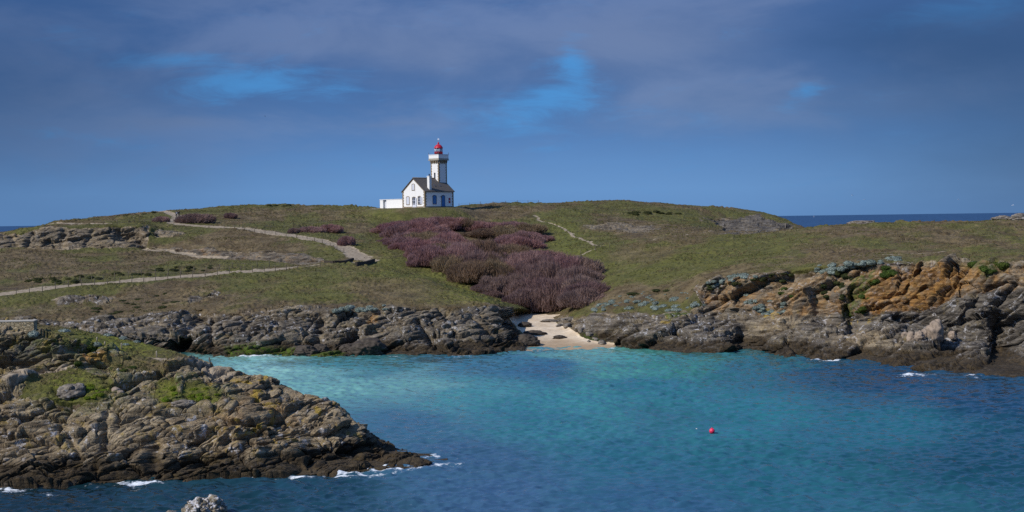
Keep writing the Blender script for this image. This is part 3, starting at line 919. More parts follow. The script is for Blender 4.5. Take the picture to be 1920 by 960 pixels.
# colour of the water body: sand, weed, depth, and the headland's dark reflection painted in
cp = [(470, 690, .21, .48, .44), (600, 720, .13, .38, .36), (760, 715, .11, .33, .32), (405, 674, .14, .38, .34), (330, 655, .02, .10, .11), (200, 660, .02, .10, .11), (1000, 690, .014, .12, .20), (860, 680, .02, .15, .22), (1180, 668, .045, .29, .25), (1270, 680, .025, .20, .17),  # water behind the headland darkened to cut turquoise bounce on the rock
      (1400, 690, .015, .13, .17), (900, 740, .035, .25, .27), (1100, 750, .022, .21, .25), (1000, 780, .014, .165, .215), (1250, 730, .014, .16, .21), (720, 800, .022, .12, .20), (850, 860, .026, .10, .19), (960, 930, .030, .105, .21), (1250, 940, .018, .10, .19),
      (1150, 860, .010, .12, .18), (1400, 780, .010, .165, .215), (1400, 900, .006, .11, .16), (1650, 800, .006, .125, .175), (1850, 850, .003, .065, .11), (1850, 740, .004, .05, .11), (1650, 710, .004, .05, .11), (1550, 690, .005, .06, .12),
      (400, 940, .004, .035, .055), (100, 940, .003, .022, .034), (600, 920, .006, .05, .085), (1090, 660, .10, .34, .29), (1500, 670, .012, .12, .14), (700, 680, .035, .22, .23)]
q = 130 * fbm(SX / 16, SY / 16, 0 * SX, 3); q2 = 40 * fbm(SX / 14 + 9, SY / 9, 0 * SX, 3)
wu = pu + q; wv = pv + q2 * .5
num = np.zeros(SX.shape + (3,)); den = np.zeros(SX.shape) + 1e-9
for (a, b, r, g, bl) in cp:
    w = 1 / ((((wu - a) / 1.9) ** 2 + ((wv - b) * 1.5) ** 2 + 160) ** 1.7)
    num += w[..., None] * np.array([r, g, bl]); den += w
WC = num / den[..., None]
deep = sm(240, 420, SY)[..., None]
WC = WC * (1 - deep) + np.array([.020, .075, .185]) * deep
# foam where swell breaks on rock and sand
foam = np.zeros_like(SX)
for (a, b, ru, rv, k) in [(810, 858, 30, 7, 1.1), (850, 872, 38, 5, .7), (770, 876, 60, 7, .9), (690, 884, 60, 8, .8), (720, 866, 20, 10, .6), (640, 890, 50, 6, .9), (540, 897, 60, 5, .6), (430, 900, 50, 5, .75), (330, 906, 60, 5, .6),
                          (200, 910, 80, 6, .75), (20, 918, 60, 7, 1.0), (100, 930, 60, 6, .5), (1720, 702, 50, 4, 1.1), (1665, 686, 20, 3, .9), (1560, 676, 40, 3, .7), (1810, 706, 40, 3, .6), (500, 669, 60, 3, .9), (620, 667, 16, 5, 1.2),
                          (740, 668, 40, 3, .8), (880, 668, 60, 3, .6), (1010, 656, 40, 3, .7), (1110, 652, 50, 3, .8), (760, 945, 40, 5, .35), (850, 905, 60, 6, .35), (1500, 674, 60, 3, .4)]:
    foam += k * np.exp(-((pu - a) / ru) ** 2 - ((pv - b) / rv) ** 2)
n0u = np.array([p[0] for p in N0]); n0v = np.array([p[1] for p in N0])
foam += np.where(pu < 830, .44 * sm(-.25, .35, perlin(SX / 3.2, SY / 9, 0 * SX + 21)) * np.exp(-((pv - np.interp(pu, n0u, n0v) - 3) / 5) ** 2), 0)
m0u = np.array([p[0] for p in R0]); m0v = np.array([p[1] for p in R0])
foam += .42 * sm(-.2, .4, perlin(SX / 5, SY / 20, 0 * SX + 31)) * np.exp(-((pv - np.interp(pu, m0u, m0v) - 2) / 2.6) ** 2)
fn = fbm(SX / 1.6, SY / 1.0, 0 * SX + 3, 4, g=.65)
foam = clamp01(foam) * sm(-.05, .5, fn + .38 * foam - .12)
SZ += foam * .05
idx = np.arange(SX.size).reshape(SX.shape)
F4 = np.stack([idx[:-1, :-1], idx[:-1, 1:], idx[1:, 1:], idx[1:, :-1]], -1).reshape(-1, 4)
weed = sm(.05, .42, fbm(SX / 9 + 3, SY / 13, 0 * SX + 5, 4)) * sm(150, 180, SY) * .4 + .22 * sm(.0, .5, fbm(SX / 25 + 13, SY / 30, 0 * SX + 5, 4))
WC = WC * (1 - weed[..., None]) * np.array([1.02, .95, .90])
WC = WC * .87 + .13 * WC.mean(-1, keepdims=True)
wcol = np.concatenate([WC, foam[..., None]], -1).reshape(-1, 4)
me = np_mesh('sea', np.stack([SX, SY, SZ], -1).reshape(-1, 3), F4, True, {'water': wcol})
m, nt, b = material('sea_water')
wa = nt.new('ShaderNodeAttribute', attribute_name='water')
tc = nt.new('ShaderNodeTexCoord').outputs['Object']
fo = wa.outputs['Alpha']
fs = nt.step(nt.math('ADD', fo, nt.math('MULTIPLY', nt.math('SUBTRACT', nt.noise(tc, 2.6, 6, .8), .5), 2.4)), .34, .95)
fs = nt.math('MULTIPLY', fs, nt.step(fo, .04, .2))
nt.put(b.inputs['Base Color'], nt.mix(fs, wa.outputs['Color'], (.74, .78, .80)))
sp = nt.new('ShaderNodeSeparateXYZ'); nt.l.new(tc, sp.inputs[0])
far = nt.step(sp.outputs[1], 250, 900)
nt.put(b.inputs['Roughness'], nt.math('ADD', nt.math('ADD', .06, nt.math('MULTIPLY', far, .4)), nt.math('MULTIPLY', fs, .6)))
b.inputs['IOR'].default_value = 1.33
nt.put(b.inputs['Specular IOR Level'], nt.math('SUBTRACT', .5, nt.math('MULTIPLY', far, .38)))
bn = nt.new('ShaderNodeBump')
bn.inputs['Strength'].default_value = .4
bn.inputs['Distance'].default_value = .05
nt.put(bn.inputs['Height'], nt.math('ADD', nt.noise(nt.map(tc, scale=(.8, 1.3, 1)), 2.6, 3, .6), nt.math('MULTIPLY', nt.noise(nt.map(tc, scale=(.9, 1.2, 1)), .09, 4, .6), .0)))
nt.l.new(bn.outputs[0], b.inputs['Normal'])
tag(obj('sea', me, m), kind='structure')

# ------------------------------------------------------------------ lighthouse
W_, L_ = 8.0, 9.8
TH = math.acos(.735)


def wall_mat(name, col=(.80, .79, .76)):
    m, nt, b = material(name)
    tc = nt.new('ShaderNodeTexCoord').outputs['Object']
    n = nt.noise(nt.map(tc, scale=(1, 1, .25)), 1.6, 6, .65)
    n2 = nt.noise(tc, .5, 4, .6)
    c = nt.mix(nt.math('MULTIPLY', nt.step(n, .5, .75), .35), col, (.62, .57, .47))
    c = nt.mix(nt.math('MULTIPLY', nt.step(n2, .5, .7), .2), c, (.68, .65, .60))
    nt.put(b.inputs['Base Color'], c)
    b.inputs['Roughness'].default_value = .9
    return m


M_WHITE = wall_mat('limewash')
M_STONE = simple('quoin_stone', (.30, .235, .15), .4, 4, .9, .2, .3)
M_CORN = simple('cornice_stone', (.42, .38, .31), .35, 3, .9)
M_SLATE = simple('slate', (.085, .078, .076), .3, 2.5, .75, .3, .2, (.125, .105, .085))
M_RED = simple('red_paint', (.52, .012, .035), .2, 3, .45, .4)
M_BLUE = simple('blue_paint', (.06, .22, .52), .2, 3, .6, .3)
M_PALE = simple('pale_shutter', (.60, .62, .68), .12, 4, .7)
M_DARK = simple('dark_joinery', (.035, .035, .05), .3, 4, .6)
M_IRON = simple('grey_iron', (.10, .10, .11), .3, 4, .5, .4)
M_PAVE = simple('paving', (.46, .42, .35), .25, 1.5, .9)
M_GLASS, nt, b = material('lantern_glass')
b.inputs['Base Color'].default_value = (.30, .42, .50, 1)
b.inputs['Roughness'].default_value = .08
b.inputs['Specular IOR Level'].default_value = .8
M_PANE, nt, b = material('window_pane')
b.inputs['Base Color'].default_value = (.02, .025, .035, 1)
b.inputs['Roughness'].default_value = .06
b.inputs['Specular IOR Level'].default_value = .6

LH = empty('lighthouse', C0, -TH, 'white lighthouse keeper house with square tower and red lantern on the hilltop', 'lighthouse')
EAVE, APEX = 4.0, 7.15
# walls: gable outline with thickness given by solid body
mb = MB()
mb.prism([(-W_, -.4), (0, -.4), (0, EAVE), (-W_ / 2, APEX), (-W_, EAVE)], 'y', 0, L_)
mb.build('wall', M_WHITE, LH)
mb = MB()
for sx in (0, 1):
    x0 = -W_ if sx else 0
    xs = -1 if sx else 1
    th = .16; ov = .28
    k = (APEX - EAVE) / (W_ / 2)
    xe = (x0 + xs * ov); ze = EAVE - k * ov
    prof = [(xe, ze + .02), (-W_ / 2, APEX + .02), (-W_ / 2, APEX + th + .03), (xe, ze + th + .03)]
    mb.prism(prof, 'y', -.22, L_ + .22)
ROOF = mb.build('roof', M_SLATE, LH)
mb = MB(); mb.tube([(-W_ / 2, -.23, APEX + .2), (-W_ / 2, L_ + .23, APEX + .2)], .11, 8)
mb.build('ridge_tile', M_STONE, ROOF)
mb = MB()
mb.box(-.95, -.2, 1.75, 2.5, 4.1, 7.55); mb.box(-1.02, -.13, 1.68, 2.57, 7.55, 7.72)
ch = mb.build('chimney', M_WHITE, ROOF)
mb = MB(); mb.lathe([(.17, 7.7), (.15, 8.15), (.18, 8.2), (.12, 8.22)], 10, -.58, 2.12)
mb.build('chimney_pot', M_DARK, ROOF)
k = (APEX - EAVE) / (W_ / 2); x = -1.6
for yy in (4.6, 6.4):
    MB().prism([(x - .35, EAVE + k * (.35 - x) + .18), (x + .35, EAVE + k * (-.35 - x) + .18), (x + .35, EAVE + k * (-.35 - x) + .27), (x - .35, EAVE + k * (.35 - x) + .27)], 'y', yy, yy + .6).build('skylight', M_IRON, ROOF)
# stone corners, plinth
for (x, y, sx, sy) in ((0, 0, 1, -1), (-W_, 0, -1, -1), (0, L_, 1, 1)):
    mb = MB()
    zz = -.1; i = 0
    while zz < EAVE - .25:
        h = .34
        a = .52 if i % 2 else .34; c = .34 if i % 2 else .52
        mb.box(*sorted((x + sx * .035, x - sx * a)), *sorted((y + sy * .035, y - sy * .03)), zz, zz + h - .02)
        mb.box(*sorted((x + sx * .032, x - sx * .03)), *sorted((y + sy * .03, y - sy * c)), zz, zz + h - .02)
        zz += h; i += 1
    mb.build('quoin', M_STONE, LH)
mb = MB()
mb.box(-W_ + .5, -.5, -.06, .02, -.3, .28); mb.box(-.02, .06, .5, L_ - .5, -.3, .28)
mb.build('plinth', M_STONE, LH)
mb = MB()
def strip(x0, z0, x1, z1, w):
    dx, dz = x1 - x0, z1 - z0; l = math.hypot(dx, dz); nx, nz = -dz / l * w, dx / l * w
    mb.prism([(x0, z0), (x1, z1), (x1 + nx, z1 + nz), (x0 + nx, z0 + nz)], 'y', -.05, .01)
strip(-.02, EAVE - .05, -W_ / 2, APEX - .05, .17)
strip(-W_ / 2, APEX - .05, -W_ + .02, EAVE - .05, .17)
mb.build('gable_coping', M_STONE, LH)


def arch(x0, x1, z0, z1, rise, n=6):
    pts = [(x0, z0), (x1, z0)]
    for i in range(n + 1):
        t = i / n
        x = x1 + (x0 - x1) * t
        pts.append((x, z1 - rise + rise * (1 - (2 * t - 1) ** 2)))
    return pts


def opening(axis, c, w, z0, z1, kind, off=0.0, rise=.18, parent=LH, sign=-1):
    """axis 'y': on a wall facing -y, centre x=c; axis 'x': on a wall facing +x, centre y=c"""
    nm = 'door' if kind == 'door' else 'window'
    mb = MB()
    d = lambda a, b: (off - a, off - b) if axis == 'y' else (off + a, off + b)
    x0, x1 = c - w / 2, c + w / 2
    if kind == 'shut':
        o = mb.prism(arch(x0, x1, z0, z1, rise), axis, *d(-.02, .055)).build('window', M_PALE, parent)
    elif kind == 'blue':
        o = mb.prism(arch(x0, x1, z0, z1, rise), axis, *d(-.02, .055)).build('window', M_BLUE, parent)
    elif kind == 'bluedoor':
        o = mb.prism(arch(x0, x1, z0, z1, rise), axis, *d(-.02, .055)).build('door', M_BLUE, parent)
    else:
        o = mb.prism(arch(x0, x1, z0, z1, rise), axis, *d(-.02, .03)).build(nm, M_PANE, parent)
    # surround
    mb = MB()
    t = .13
    out = arch(x0 - t, x1 + t, z0, z1 + t, rise + .04); inn = arch(x0, x1, z0, z1, rise)
    n = len(out)
    for i in range(1, n):
        j = (i + 1) % n
        mb.prism([out[i], out[j], inn[j], inn[i]], axis, *d(-.02, .075))
    mb.box(*( (x0 - t, x1 + t) + tuple(sorted(d(-.02, .10))) if axis == 'y' else tuple(sorted(d(-.02, .10))) + (x0 - t, x1 + t)), z0 - .12, z0 - .005)
    mb.build('frame', M_STONE if kind in ('shut', 'glass', 'door') else M_DARK, o)
    if kind in ('glass', 'door'):
        mb = MB()
        for k in range(3):
            xx = x0 + (x1 - x0) * k / 2
            mb.box(xx - .05, xx + .05, off - .06, off, z0, z1 - .05)
        for k in range(1, 3):
            zz = z0 + (z1 - z0) * k / 3
            mb.box(x0, x1, off - .055, off, zz - .04, zz + .04)
        if kind == 'door': mb.box(x0, x1, off - .065, off, z0, z0 + .6)
        mb.build('glazing_bar', M_PALE, o)
    if kind in ('blue', 'bluedoor'):
        mb = MB()
        for k in range(1, 4):
            yy = x0 + (x1 - x0) * k / 4
            mb.box(off + .05, off + .066, yy - .015, yy + .015, z0 + .05, z1 - rise)
        mb.build('panel', M_DARK, o)
    return o


opening('y', -6.05, 1.0, .85, 2.75, 'shut')
opening('y', -4.05, .85, 4.35, 5.8, 'shut')
opening('y', -3.9, 1.0, .12, 2.6, 'door')
w = opening('y', -1.95, .85, .85, 2.75, 'glass')
MB().box(-1.48, -.98, -.14, -.085, .85, 2.6).build('shutter', M_PALE, w)
d_ = MB().box(-3.36, -2.9, -.14, -.085, .12, 2.4).build('shutter', M_PALE, LH)
opening('x', 3.25, 1.05, .9, 2.9, 'blue')
opening('x', 6.2, 1.0, .1, 2.9, 'bluedoor')
s_ = MB().box(.0, .05, 8.1, 8.7, 1.05, 2.35).build('notice_board', M_DARK, LH)
MB().box(.05, .062, 8.17, 8.63, 1.85, 2.28).build('red_notice', M_RED, s_)
MB().box(.05, .062, 8.17, 8.63, 1.62, 1.80).build('white_notice', M_PALE, s_)
MB().box(.05, .064, 8.17, 8.63, 1.12, 1.55).build('red_notice', M_RED, s_)
mb = MB(); mb.tube([(.06, 5.35, 2.6), (.30, 5.35, 2.72)], .05, 6); mb.lathe([(.05, 2.55), (.12, 2.62), (.10, 2.8), (.03, 2.86)], 8, .32, 5.35)
mb.build('wall_lamp', M_IRON, LH)

# tower
tx, ty, hs = -4.0, 8.77, 1.4
mb = MB(); mb.box(tx - hs, tx + hs, ty - hs, ty + hs, -.3, 11.9)
TW = mb.build('tower', M_WHITE, LH)
for (sx, sy) in ((1, -1), (-1, -1), (1, 1), (-1, 1)):
    mb = MB(); zz = 4.6; i = 0
    while zz < 11.0:
        a = .40 if i % 2 else .26; c = .26 if i % 2 else .40
        x, y = tx + sx * hs, ty + sy * hs
        mb.box(*sorted((x + sx * .035, x - sx * a)), *sorted((y + sy * .035, y - sy * .02)), zz, zz + .31)
        mb.box(*sorted((x + sx * .032, x - sx * .02)), *sorted((y + sy * .03, y - sy * c)), zz, zz + .31)
        zz += .33; i += 1
    mb.build('quoin', M_STONE, TW)
for (ax, sg) in (('y', -1), ('x', 1), ('y', 1), ('x', -1)):
    for k in range(5):
        p = -hs + .18 + k * (2 * hs - .36) / 4
        mb = MB()
        prof = [(0, 10.95), (.12, 10.95), (.34, 11.45), (.34, 11.72), (0, 11.72)]
        if ax == 'y':
            mb.prism([(ty + sg * (hs + a), z) for a, z in prof], 'x', tx + p - .13, tx + p + .13)
        else:
            mb.prism([(tx + sg * (hs + a), z) for a, z in prof], 'y', ty + p - .13, ty + p + .13)
        mb.build('corbel', M_STONE, TW)
mb = MB(); mb.box(tx - hs - .46, tx + hs + .46, ty - hs - .46, ty + hs + .46, 11.75, 11.95); mb.box(tx - hs - .36, tx + hs + .36, ty - hs - .36, ty + hs + .36, 11.95, 12.25)
mb.build('cornice', M_CORN, TW)
mb = MB()
e = hs + .34
for (x0, x1, y0, y1) in ((-e, e, -e, -e + .18), (-e, e, e - .18, e), (-e, -e + .18, -e + .18, e - .18), (e - .18, e, -e + .18, e - .18)):
    mb.box(tx + x0, tx + x1, ty + y0, ty + y1, 12.25, 13.1)
mb.build('parapet', M_WHITE, TW)
mb = MB()
e2 = e + .06
for (x0, x1, y0, y1) in ((-e2, e2, -e2, -e2 + .30), (-e2, e2, e2 - .30, e2), (-e2, -e2 + .30, -e2 + .30, e2 - .30), (e2 - .30, e2, -e2 + .30, e2 - .30)):
    mb.box(tx + x0, tx + x1, ty + y0, ty + y1, 13.1, 13.26)
mb.build('coping', M_PALE, TW)
for (x, y) in ((-e, -e), (e, -e), (e, e), (-e, e)):
    mb = MB(); mb.tube([(tx + x, ty + y, 13.2), (tx + x, ty + y, 13.75)], .05, 6)
    mb.build('railing_post', M_IRON, TW)
# tower window slit
mb = MB(); mb.box(tx - .28, tx + .22, ty - hs - .03, ty - hs + .02, 7.0, 8.7)
w = mb.build('window', M_PANE, TW)
# lantern
LN = empty('lantern', (0, 0, 0)); LN.parent = LH
def lat(name, prof, mat, n=20): return MB().lathe(prof, n, tx, ty).build(name, mat, LN)
lat('base', [(1.05, 12.26), (1.05, 13.72), (1.10, 13.74), (1.10, 13.84), (.9, 13.86)], M_RED)
lat('lens', [(.35, 13.86), (.5, 14.1), (.5, 14.5), (.3, 14.75)], M_GLASS, 12)
lat('glazing', [(.86, 13.86), (.86, 14.80)], M_GLASS)
for k in range(8):
    a = 2 * math.pi * k / 8 + .2
    mb = MB(); mb.tube([(tx + .96 * math.cos(a), ty + .96 * math.sin(a), 13.84), (tx + .96 * math.cos(a), ty + .96 * math.sin(a), 14.85)], .075, 6)
    mb.build('glazing_bar', M_PALE, LN)
lat('dome', [(1.10, 14.78), (1.14, 14.84), (1.10, 14.95), (.98, 15.2), (.78, 15.48), (.5, 15.7), (.2, 15.82), (.17, 15.95), (.24, 16.1), (.2, 16.25), (.06, 16.34)], M_RED)
mb = MB(); mb.tube([(tx, ty, 16.3), (tx, ty, 17.35)], .04, 6); mb.box(tx - .32, tx + .32, ty - .015, ty + .015, 17.0, 17.18)
mb.build('weather_vane', M_PALE, LN)

# low outbuilding
OB = empty('outbuilding', C0, -TH, 'low flat roofed white outbuilding attached to the left of the lighthouse house', 'outbuilding')
# runs from the far left of the gable towards the viewer's left
dirv = Vector((-1, 0, 0))
OBX0, OBX1 = -W_ - .05, -W_ - 9.7
mb = MB(); mb.box(OBX1 + 2.4, OBX0, 1.2, 4.6, -.4, 2.15); mb.box(OBX1, OBX1 + 1.15, 1.2, 4.6, -.4, 2.1)
mb.box(OBX1 + 1.15, OBX1 + 2.4, 1.75, 4.6, -.4, 2.0)
mb.build('wall', M_WHITE, OB)
mb = MB(); mb.box(OBX1 - .08, OBX0, 1.12, 4.7, 2.16, 2.27)
mb.build('roof', M_WHITE, OB)
d_ = MB().box(OBX1 + 1.5, OBX1 + 2.36, 1.66, 1.745, 0, 1.95).build('door', M_PALE, OB)
MB().box(OBX1 + 2.18, OBX1 + 2.26, 1.60, 1.66, .95, 1.1).build('handle', M_IRON, d_)
# terrace
mb = MB()
mb.prism([(-19.8, -1.2), (-8, -2.2), (.8, -2.2), (2.0, -1.0), (2.0, 11.2), (.5, 11.8), (-19.8, 6)], 'z', -.9, -.02)
TE = mb.build('terrace', M_PAVE)
TE.location = C0; TE.rotation_euler = (0, 0, -TH)
tag(TE, kind='structure')

# ------------------------------------------------------------------ shrubs
def twig_mat(name, c1, c2, thin=.4):
    m, nt, b = material(name)
    tc = nt.new('ShaderNodeTexCoord').outputs['Object']
    oi = nt.new('ShaderNodeObjectInfo').outputs['Random']
    n = nt.noise(tc, 1.4, 4, .65)
    c = nt.mix(nt.step(n, .3, .7), c1, c2)
    h = nt.new('ShaderNodeHueSaturation')
    nt.put(h.inputs['Value'], nt.math('ADD', .86, nt.math('MULTIPLY', oi, .28)))
    nt.put(h.inputs['Hue'], nt.math('ADD', .485, nt.math('MULTIPLY', oi, .03)))
    nt.put(h.inputs['Color'], c)
    nt.put(b.inputs['Base Color'], h.outputs[0])
    b.inputs['Roughness'].default_value = .9
    b.inputs['Specular IOR Level'].default_value = .1
    tr = nt.new('ShaderNodeBsdfTranslucent'); nt.l.new(h.outputs[0], tr.inputs['Color'])
    mx = nt.new('ShaderNodeMixShader'); mx.inputs[0].default_value = thin
    nt.l.new(b.outputs[0], mx.inputs[1]); nt.l.new(tr.outputs[0], mx.inputs[2])
    nt.l.new(mx.outputs[0], m.node_tree.nodes['Material Output'].inputs['Surface'])
    return m


M_TW = {'red': twig_mat('red_purple_twigs', (.25, .125, .115), (.43, .25, .235)),
        'mauve': twig_mat('mauve_twigs', (.235, .135, .125), (.43, .265, .25)),
        'olive': twig_mat('olive_brown_twigs', (.175, .12, .078), (.32, .225, .145)),
        'grey': twig_mat('grey_brown_twigs', (.195, .125, .112), (.34, .23, .20))}
M_BARK = simple('dark_bark', (.05, .04, .035), .3, 5)


def twig_crown(seed, n=11000):
    """a rounded bush of thin upright bare twigs, unit size: radius 1, height 1"""
    r = np.random.default_rng(seed)
    lob = [(r.uniform(-.65, .65), r.uniform(-.65, .65), r.uniform(.45, 1.0), r.uniform(.35, .65)) for _ in range(13)]
    lob.append((0, 0, .9, .6))
    V_ = []; F_ = []
    k = 0
    for i in range(n):
        lx, ly, lh, lr = lob[r.integers(len(lob))]
        a = r.uniform(0, 2 * math.pi); q = math.sqrt(r.uniform(0, 1))
        ex = lx + lr * q * math.cos(a); ey = ly + lr * q * math.sin(a)
        top = lh * math.sqrt(max(0, 1 - .6 * q * q)) * r.uniform(.78, 1.14)
        zt = top if r.random() < .7 else top * r.uniform(.3, 1)
        ln = r.uniform(.2, .6) * (.5 + .5 * top)
        lean = Vector((ex * .55 + r.normal() * .18, ey * .55 + r.normal() * .18, 1.0)).normalized()
        tip = Vector((ex, ey, max(.05, zt)))
        base = tip - lean * ln
        if base.z < 0: base.z = 0
        side = Vector((r.normal(), r.normal(), r.normal() * .25)).cross(lean).normalized() * r.uniform(.007, .015)
        mid = base.lerp(tip, .55) + Vector((r.normal(), r.normal(), 0)) * .02
        V_ += [base - side, base + side, mid + side * .9, mid - side * .9, tip]
        F_ += [(k, k + 1, k + 2, k + 3), (k + 3, k + 2, k + 4)]
        k += 5
    me = bpy.data.meshes.new('twigs')
    me.from_pydata([tuple(v) for v in V_], [], F_)
    return me


def stem_mesh(seed):
    r = random.Random(seed)
    mb = MB()
    for i in range(7):
        a = r.uniform(0, 6.28); q = r.uniform(.3, .75)
        mb.tube([(.06 * math.cos(a), .06 * math.sin(a), -.08), (.3 * q * math.cos(a), .3 * q * math.sin(a), .3), (q * math.cos(a), q * math.sin(a), .68)], [.035, .025, .012], 5)
    return mb.mesh('stem')


CROWNS = [twig_crown(s) for s in (1, 2, 3, 4)]
STEMS = [stem_mesh(s) for s in (1, 2)]
twig_variants = {}


def crown_mesh(i, col):
    key = (i, col)
    if key not in twig_variants:
        me = CROWNS[i].copy()
        me.materials.clear(); me.materials.append(M_TW[col])
        twig_variants[key] = me
    return twig_variants[key]


for s in STEMS: s.materials.append(M_BARK)


def tamarisk(p, rx, ry, h, col, label, group=None, name='tamarisk_bush', rz=None):
    t = empty(name, p, random.uniform(0, 6.28) if rz is None else rz, label, 'bush', group)
    t.scale = (rx, ry, h)
    obj('crown', crown_mesh(random.randrange(4), col), None, t)
    obj('stem', random.choice(STEMS), None, t)
    return t


rows = [(225, [(1085, 1100)]), (229, [(1082, 1122)]), (232, [(962, 1122)]), (237, [(950, 1128)]), (242, [(915, 1120)]), (247, [(872, 1105)]), (252, [(835, 1080)]), (258, [(800, 1050)]), (264, [(778, 1030)]), (271, [(763, 965)]), (279, [(752, 900)]), (287, [(745, 838), (958, 1000)]),
        (295, [(738, 832), (935, 1012)]), (303, [(732, 836), (895, 1006)]), (311, [(735, 995)])]
LAB = {'red': 'reddish purple leafless tamarisk bush in the thicket below the lighthouse', 'mauve': 'mauve leafless tamarisk bush in the thicket running down to the beach',
       'olive': 'olive brown leafless tamarisk bush in the thicket in the gully', 'grey': 'dark grey brown tamarisk bush in the thicket behind the sandy beach'}
GRP = {'red': 'reddish tamarisk bushes in the gully thicket', 'mauve': 'mauve tamarisk bushes in the gully thicket', 'olive': 'olive brown tamarisk bushes in the gully thicket', 'grey': 'dark tamarisk bushes at the foot of the gully thicket'}
for (Y, spans) in rows:
    for (u0, u1) in spans:
        n = max(1, int((u1 - u0) / 30 * (Y / 260)))
        for i in range(n):
            u = u0 + (u1 - u0) * (i + .5) / n + random.uniform(-7, 7)
            yy = Y + random.uniform(-2.2, 2.2)
            x = ray(u, 480)[0][0] * yy
            p = Vector((x, yy, ground_xy(x, yy) - .1))
            if Y < 243: col = 'grey'
            elif Y < 262: col = random.choice(['mauve', 'grey', 'grey', 'mauve'] if u > 960 else ['olive', 'mauve', 'olive', 'grey'])
            elif Y < 284: col = random.choice(['red', 'mauve', 'red', 'olive'] if u < 850 else ['mauve', 'olive', 'mauve', 'grey'])
            else: col = random.choice(['red', 'mauve', 'red'] if u < 850 else (['olive', 'olive', 'red'] if u < 950 else ['red', 'mauve', 'olive']))
            s = random.uniform(.85, 1.15)
            edge = min(i, n - 1 - i)
            hh = (2.8 if Y > 300 else 3.6 if Y > 262 else 4.6) * s * random.uniform(.85, 1.15) * (.8 if edge == 0 else 1)
            tamarisk(p, 4.0 * s, 4.0 * s, hh, col, LAB[col], GRP[col])
            if edge == 0 and random.random() < .75 and not (i == n - 1 and Y < 260):
                sg = -1 if i == 0 else 1
                x2 = x + sg * random.uniform(2.0, 4.2); y2 = yy + random.uniform(-1.5, 1.5); s2 = random.uniform(.4, .62)
                tamarisk(Vector((x2, y2, ground_xy(x2, y2) - .1)), 4 * s2, 4 * s2, hh * s2, col, LAB[col], GRP[col])
# bushes standing on their own
for (u, v, rx, ry, h, col, lab, a, b) in [
    (368, 417, 4.6, 2.2, 2.3, 'grey', 'long dark purple bush beside the two walkers on the upper path', 8, 9.5), (303, 416, 1.9, 1.6, 1.5, 'mauve', 'small purple bush left of the path where two people walk', 8, 9.6),
    (432, 409, 1.6, 1.4, 1.5, 'grey', 'small round dark bush alone right of the long dark bush', 8, 9.8), (551, 437, 1.3, 1.2, 1.4, 'grey', 'leftmost dark bush of the row above the curving path', 7.5, 9.6),
    (585, 436, 3.0, 2.0, 1.6, 'mauve', 'wide mauve bush in the middle of the row above the curving path', 7.5, 9.6), (622, 435, 2.6, 2.0, 2.0, 'red', 'tall reddish bush at the right end of the row above the path', 7.5, 9.6),
    (651, 461, 1.8, 1.6, 2.2, 'mauve', 'mauve bush just above the bend of the paved path', 6.8, 9.2)]:
    tamarisk(ground_uv(u, v, a, b) - Vector((0, 0, .1)), rx, ry, h, col, lab, None, rz=0)


def leaf_mound(seed, n=900, leaf=.13, spread=1.0):
    r = np.random.default_rng(seed)
    V_ = []; F_ = []; k = 0
    lob = [(r.uniform(-.5, .5), r.uniform(-.5, .5), r.uniform(.45, .75)) for _ in range(6)] + [(0, 0, .75)]
    for i in range(n):
        lx, ly, lr = lob[r.integers(len(lob))]
        d = r.normal(size=3); d[2] = abs(d[2]) * .9; d /= np.linalg.norm(d)
        p = Vector((lx, ly, .05)) + Vector(d) * lr * r.uniform(.8, 1.05)
        nn = (Vector(d) + Vector(r.normal(size=3)) * .45).normalized()
        a = nn.orthogonal().normalized()
        a.rotate(Matrix.Rotation(r.uniform(0, 6.28), 3, nn))
        b2 = nn.cross(a)
        s = leaf * r.uniform(.6, 1.3)
        V_ += [p - a * s, p + b2 * s * .5, p + a * s, p - b2 * s * .5]
        F_.append((k, k + 1, k + 2, k + 3)); k += 4
    # woody core under the leaves
    for (lx, ly, lr) in lob:
        bmx = bmesh.new(); bmesh.ops.create_icosphere(bmx, subdivisions=2, radius=lr * .82)
        for v in bmx.verts: V_.append(Vector((lx, ly, .02)) + v.co * (1 + .12 * random.uniform(-1, 1)))
        for f in bmx.faces: F_.append(tuple(k + v.index for v in f.verts))
        k += len(bmx.verts); bmx.free()
    me = bpy.data.meshes.new('leaves')
    me.from_pydata([tuple(v) for v in V_], [], F_)
    return me


def leaf_mat(name, c1, c2):
    m = twig_mat(name, c1, c2, .08)
    return m


M_SILVER = leaf_mat('silver_leaves', (.13, .16, .135), (.28, .33, .29))
M_GREEN = leaf_mat('bright_green_leaves', (.07, .105, .010), (.17, .215, .02))
M_SCRUB = leaf_mat('dark_scrub_leaves', (.022, .028, .012), (.060, .066, .022))
M_IVY = leaf_mat('mid_green_leaves', (.030, .048, .012), (.075, .105, .020))
SIL = [leaf_mound(s, 700, .12) for s in (1, 2, 3)]
for me in SIL: me.materials.append(M_SILVER)
def mounds(mat, seeds, n=900, leaf=.11):
    out = [leaf_mound(s, n, leaf) for s in seeds]
    for me in out: me.materials.append(mat)
    return out
GRN = mounds(M_GREEN, (11, 12)); SCR = mounds(M_SCRUB, (21, 22, 23)); IVY = mounds(M_IVY, (31, 32))


def mound(kind, p, rx, h, label, group, name, cat, ry=None):
    o = obj(name, random.choice(kind), None)
    o.location = p; o.scale = (rx, ry or rx, h); o.rotation_euler = (0, 0, random.uniform(0, 6.28))
    return tag(o, label, cat, group)


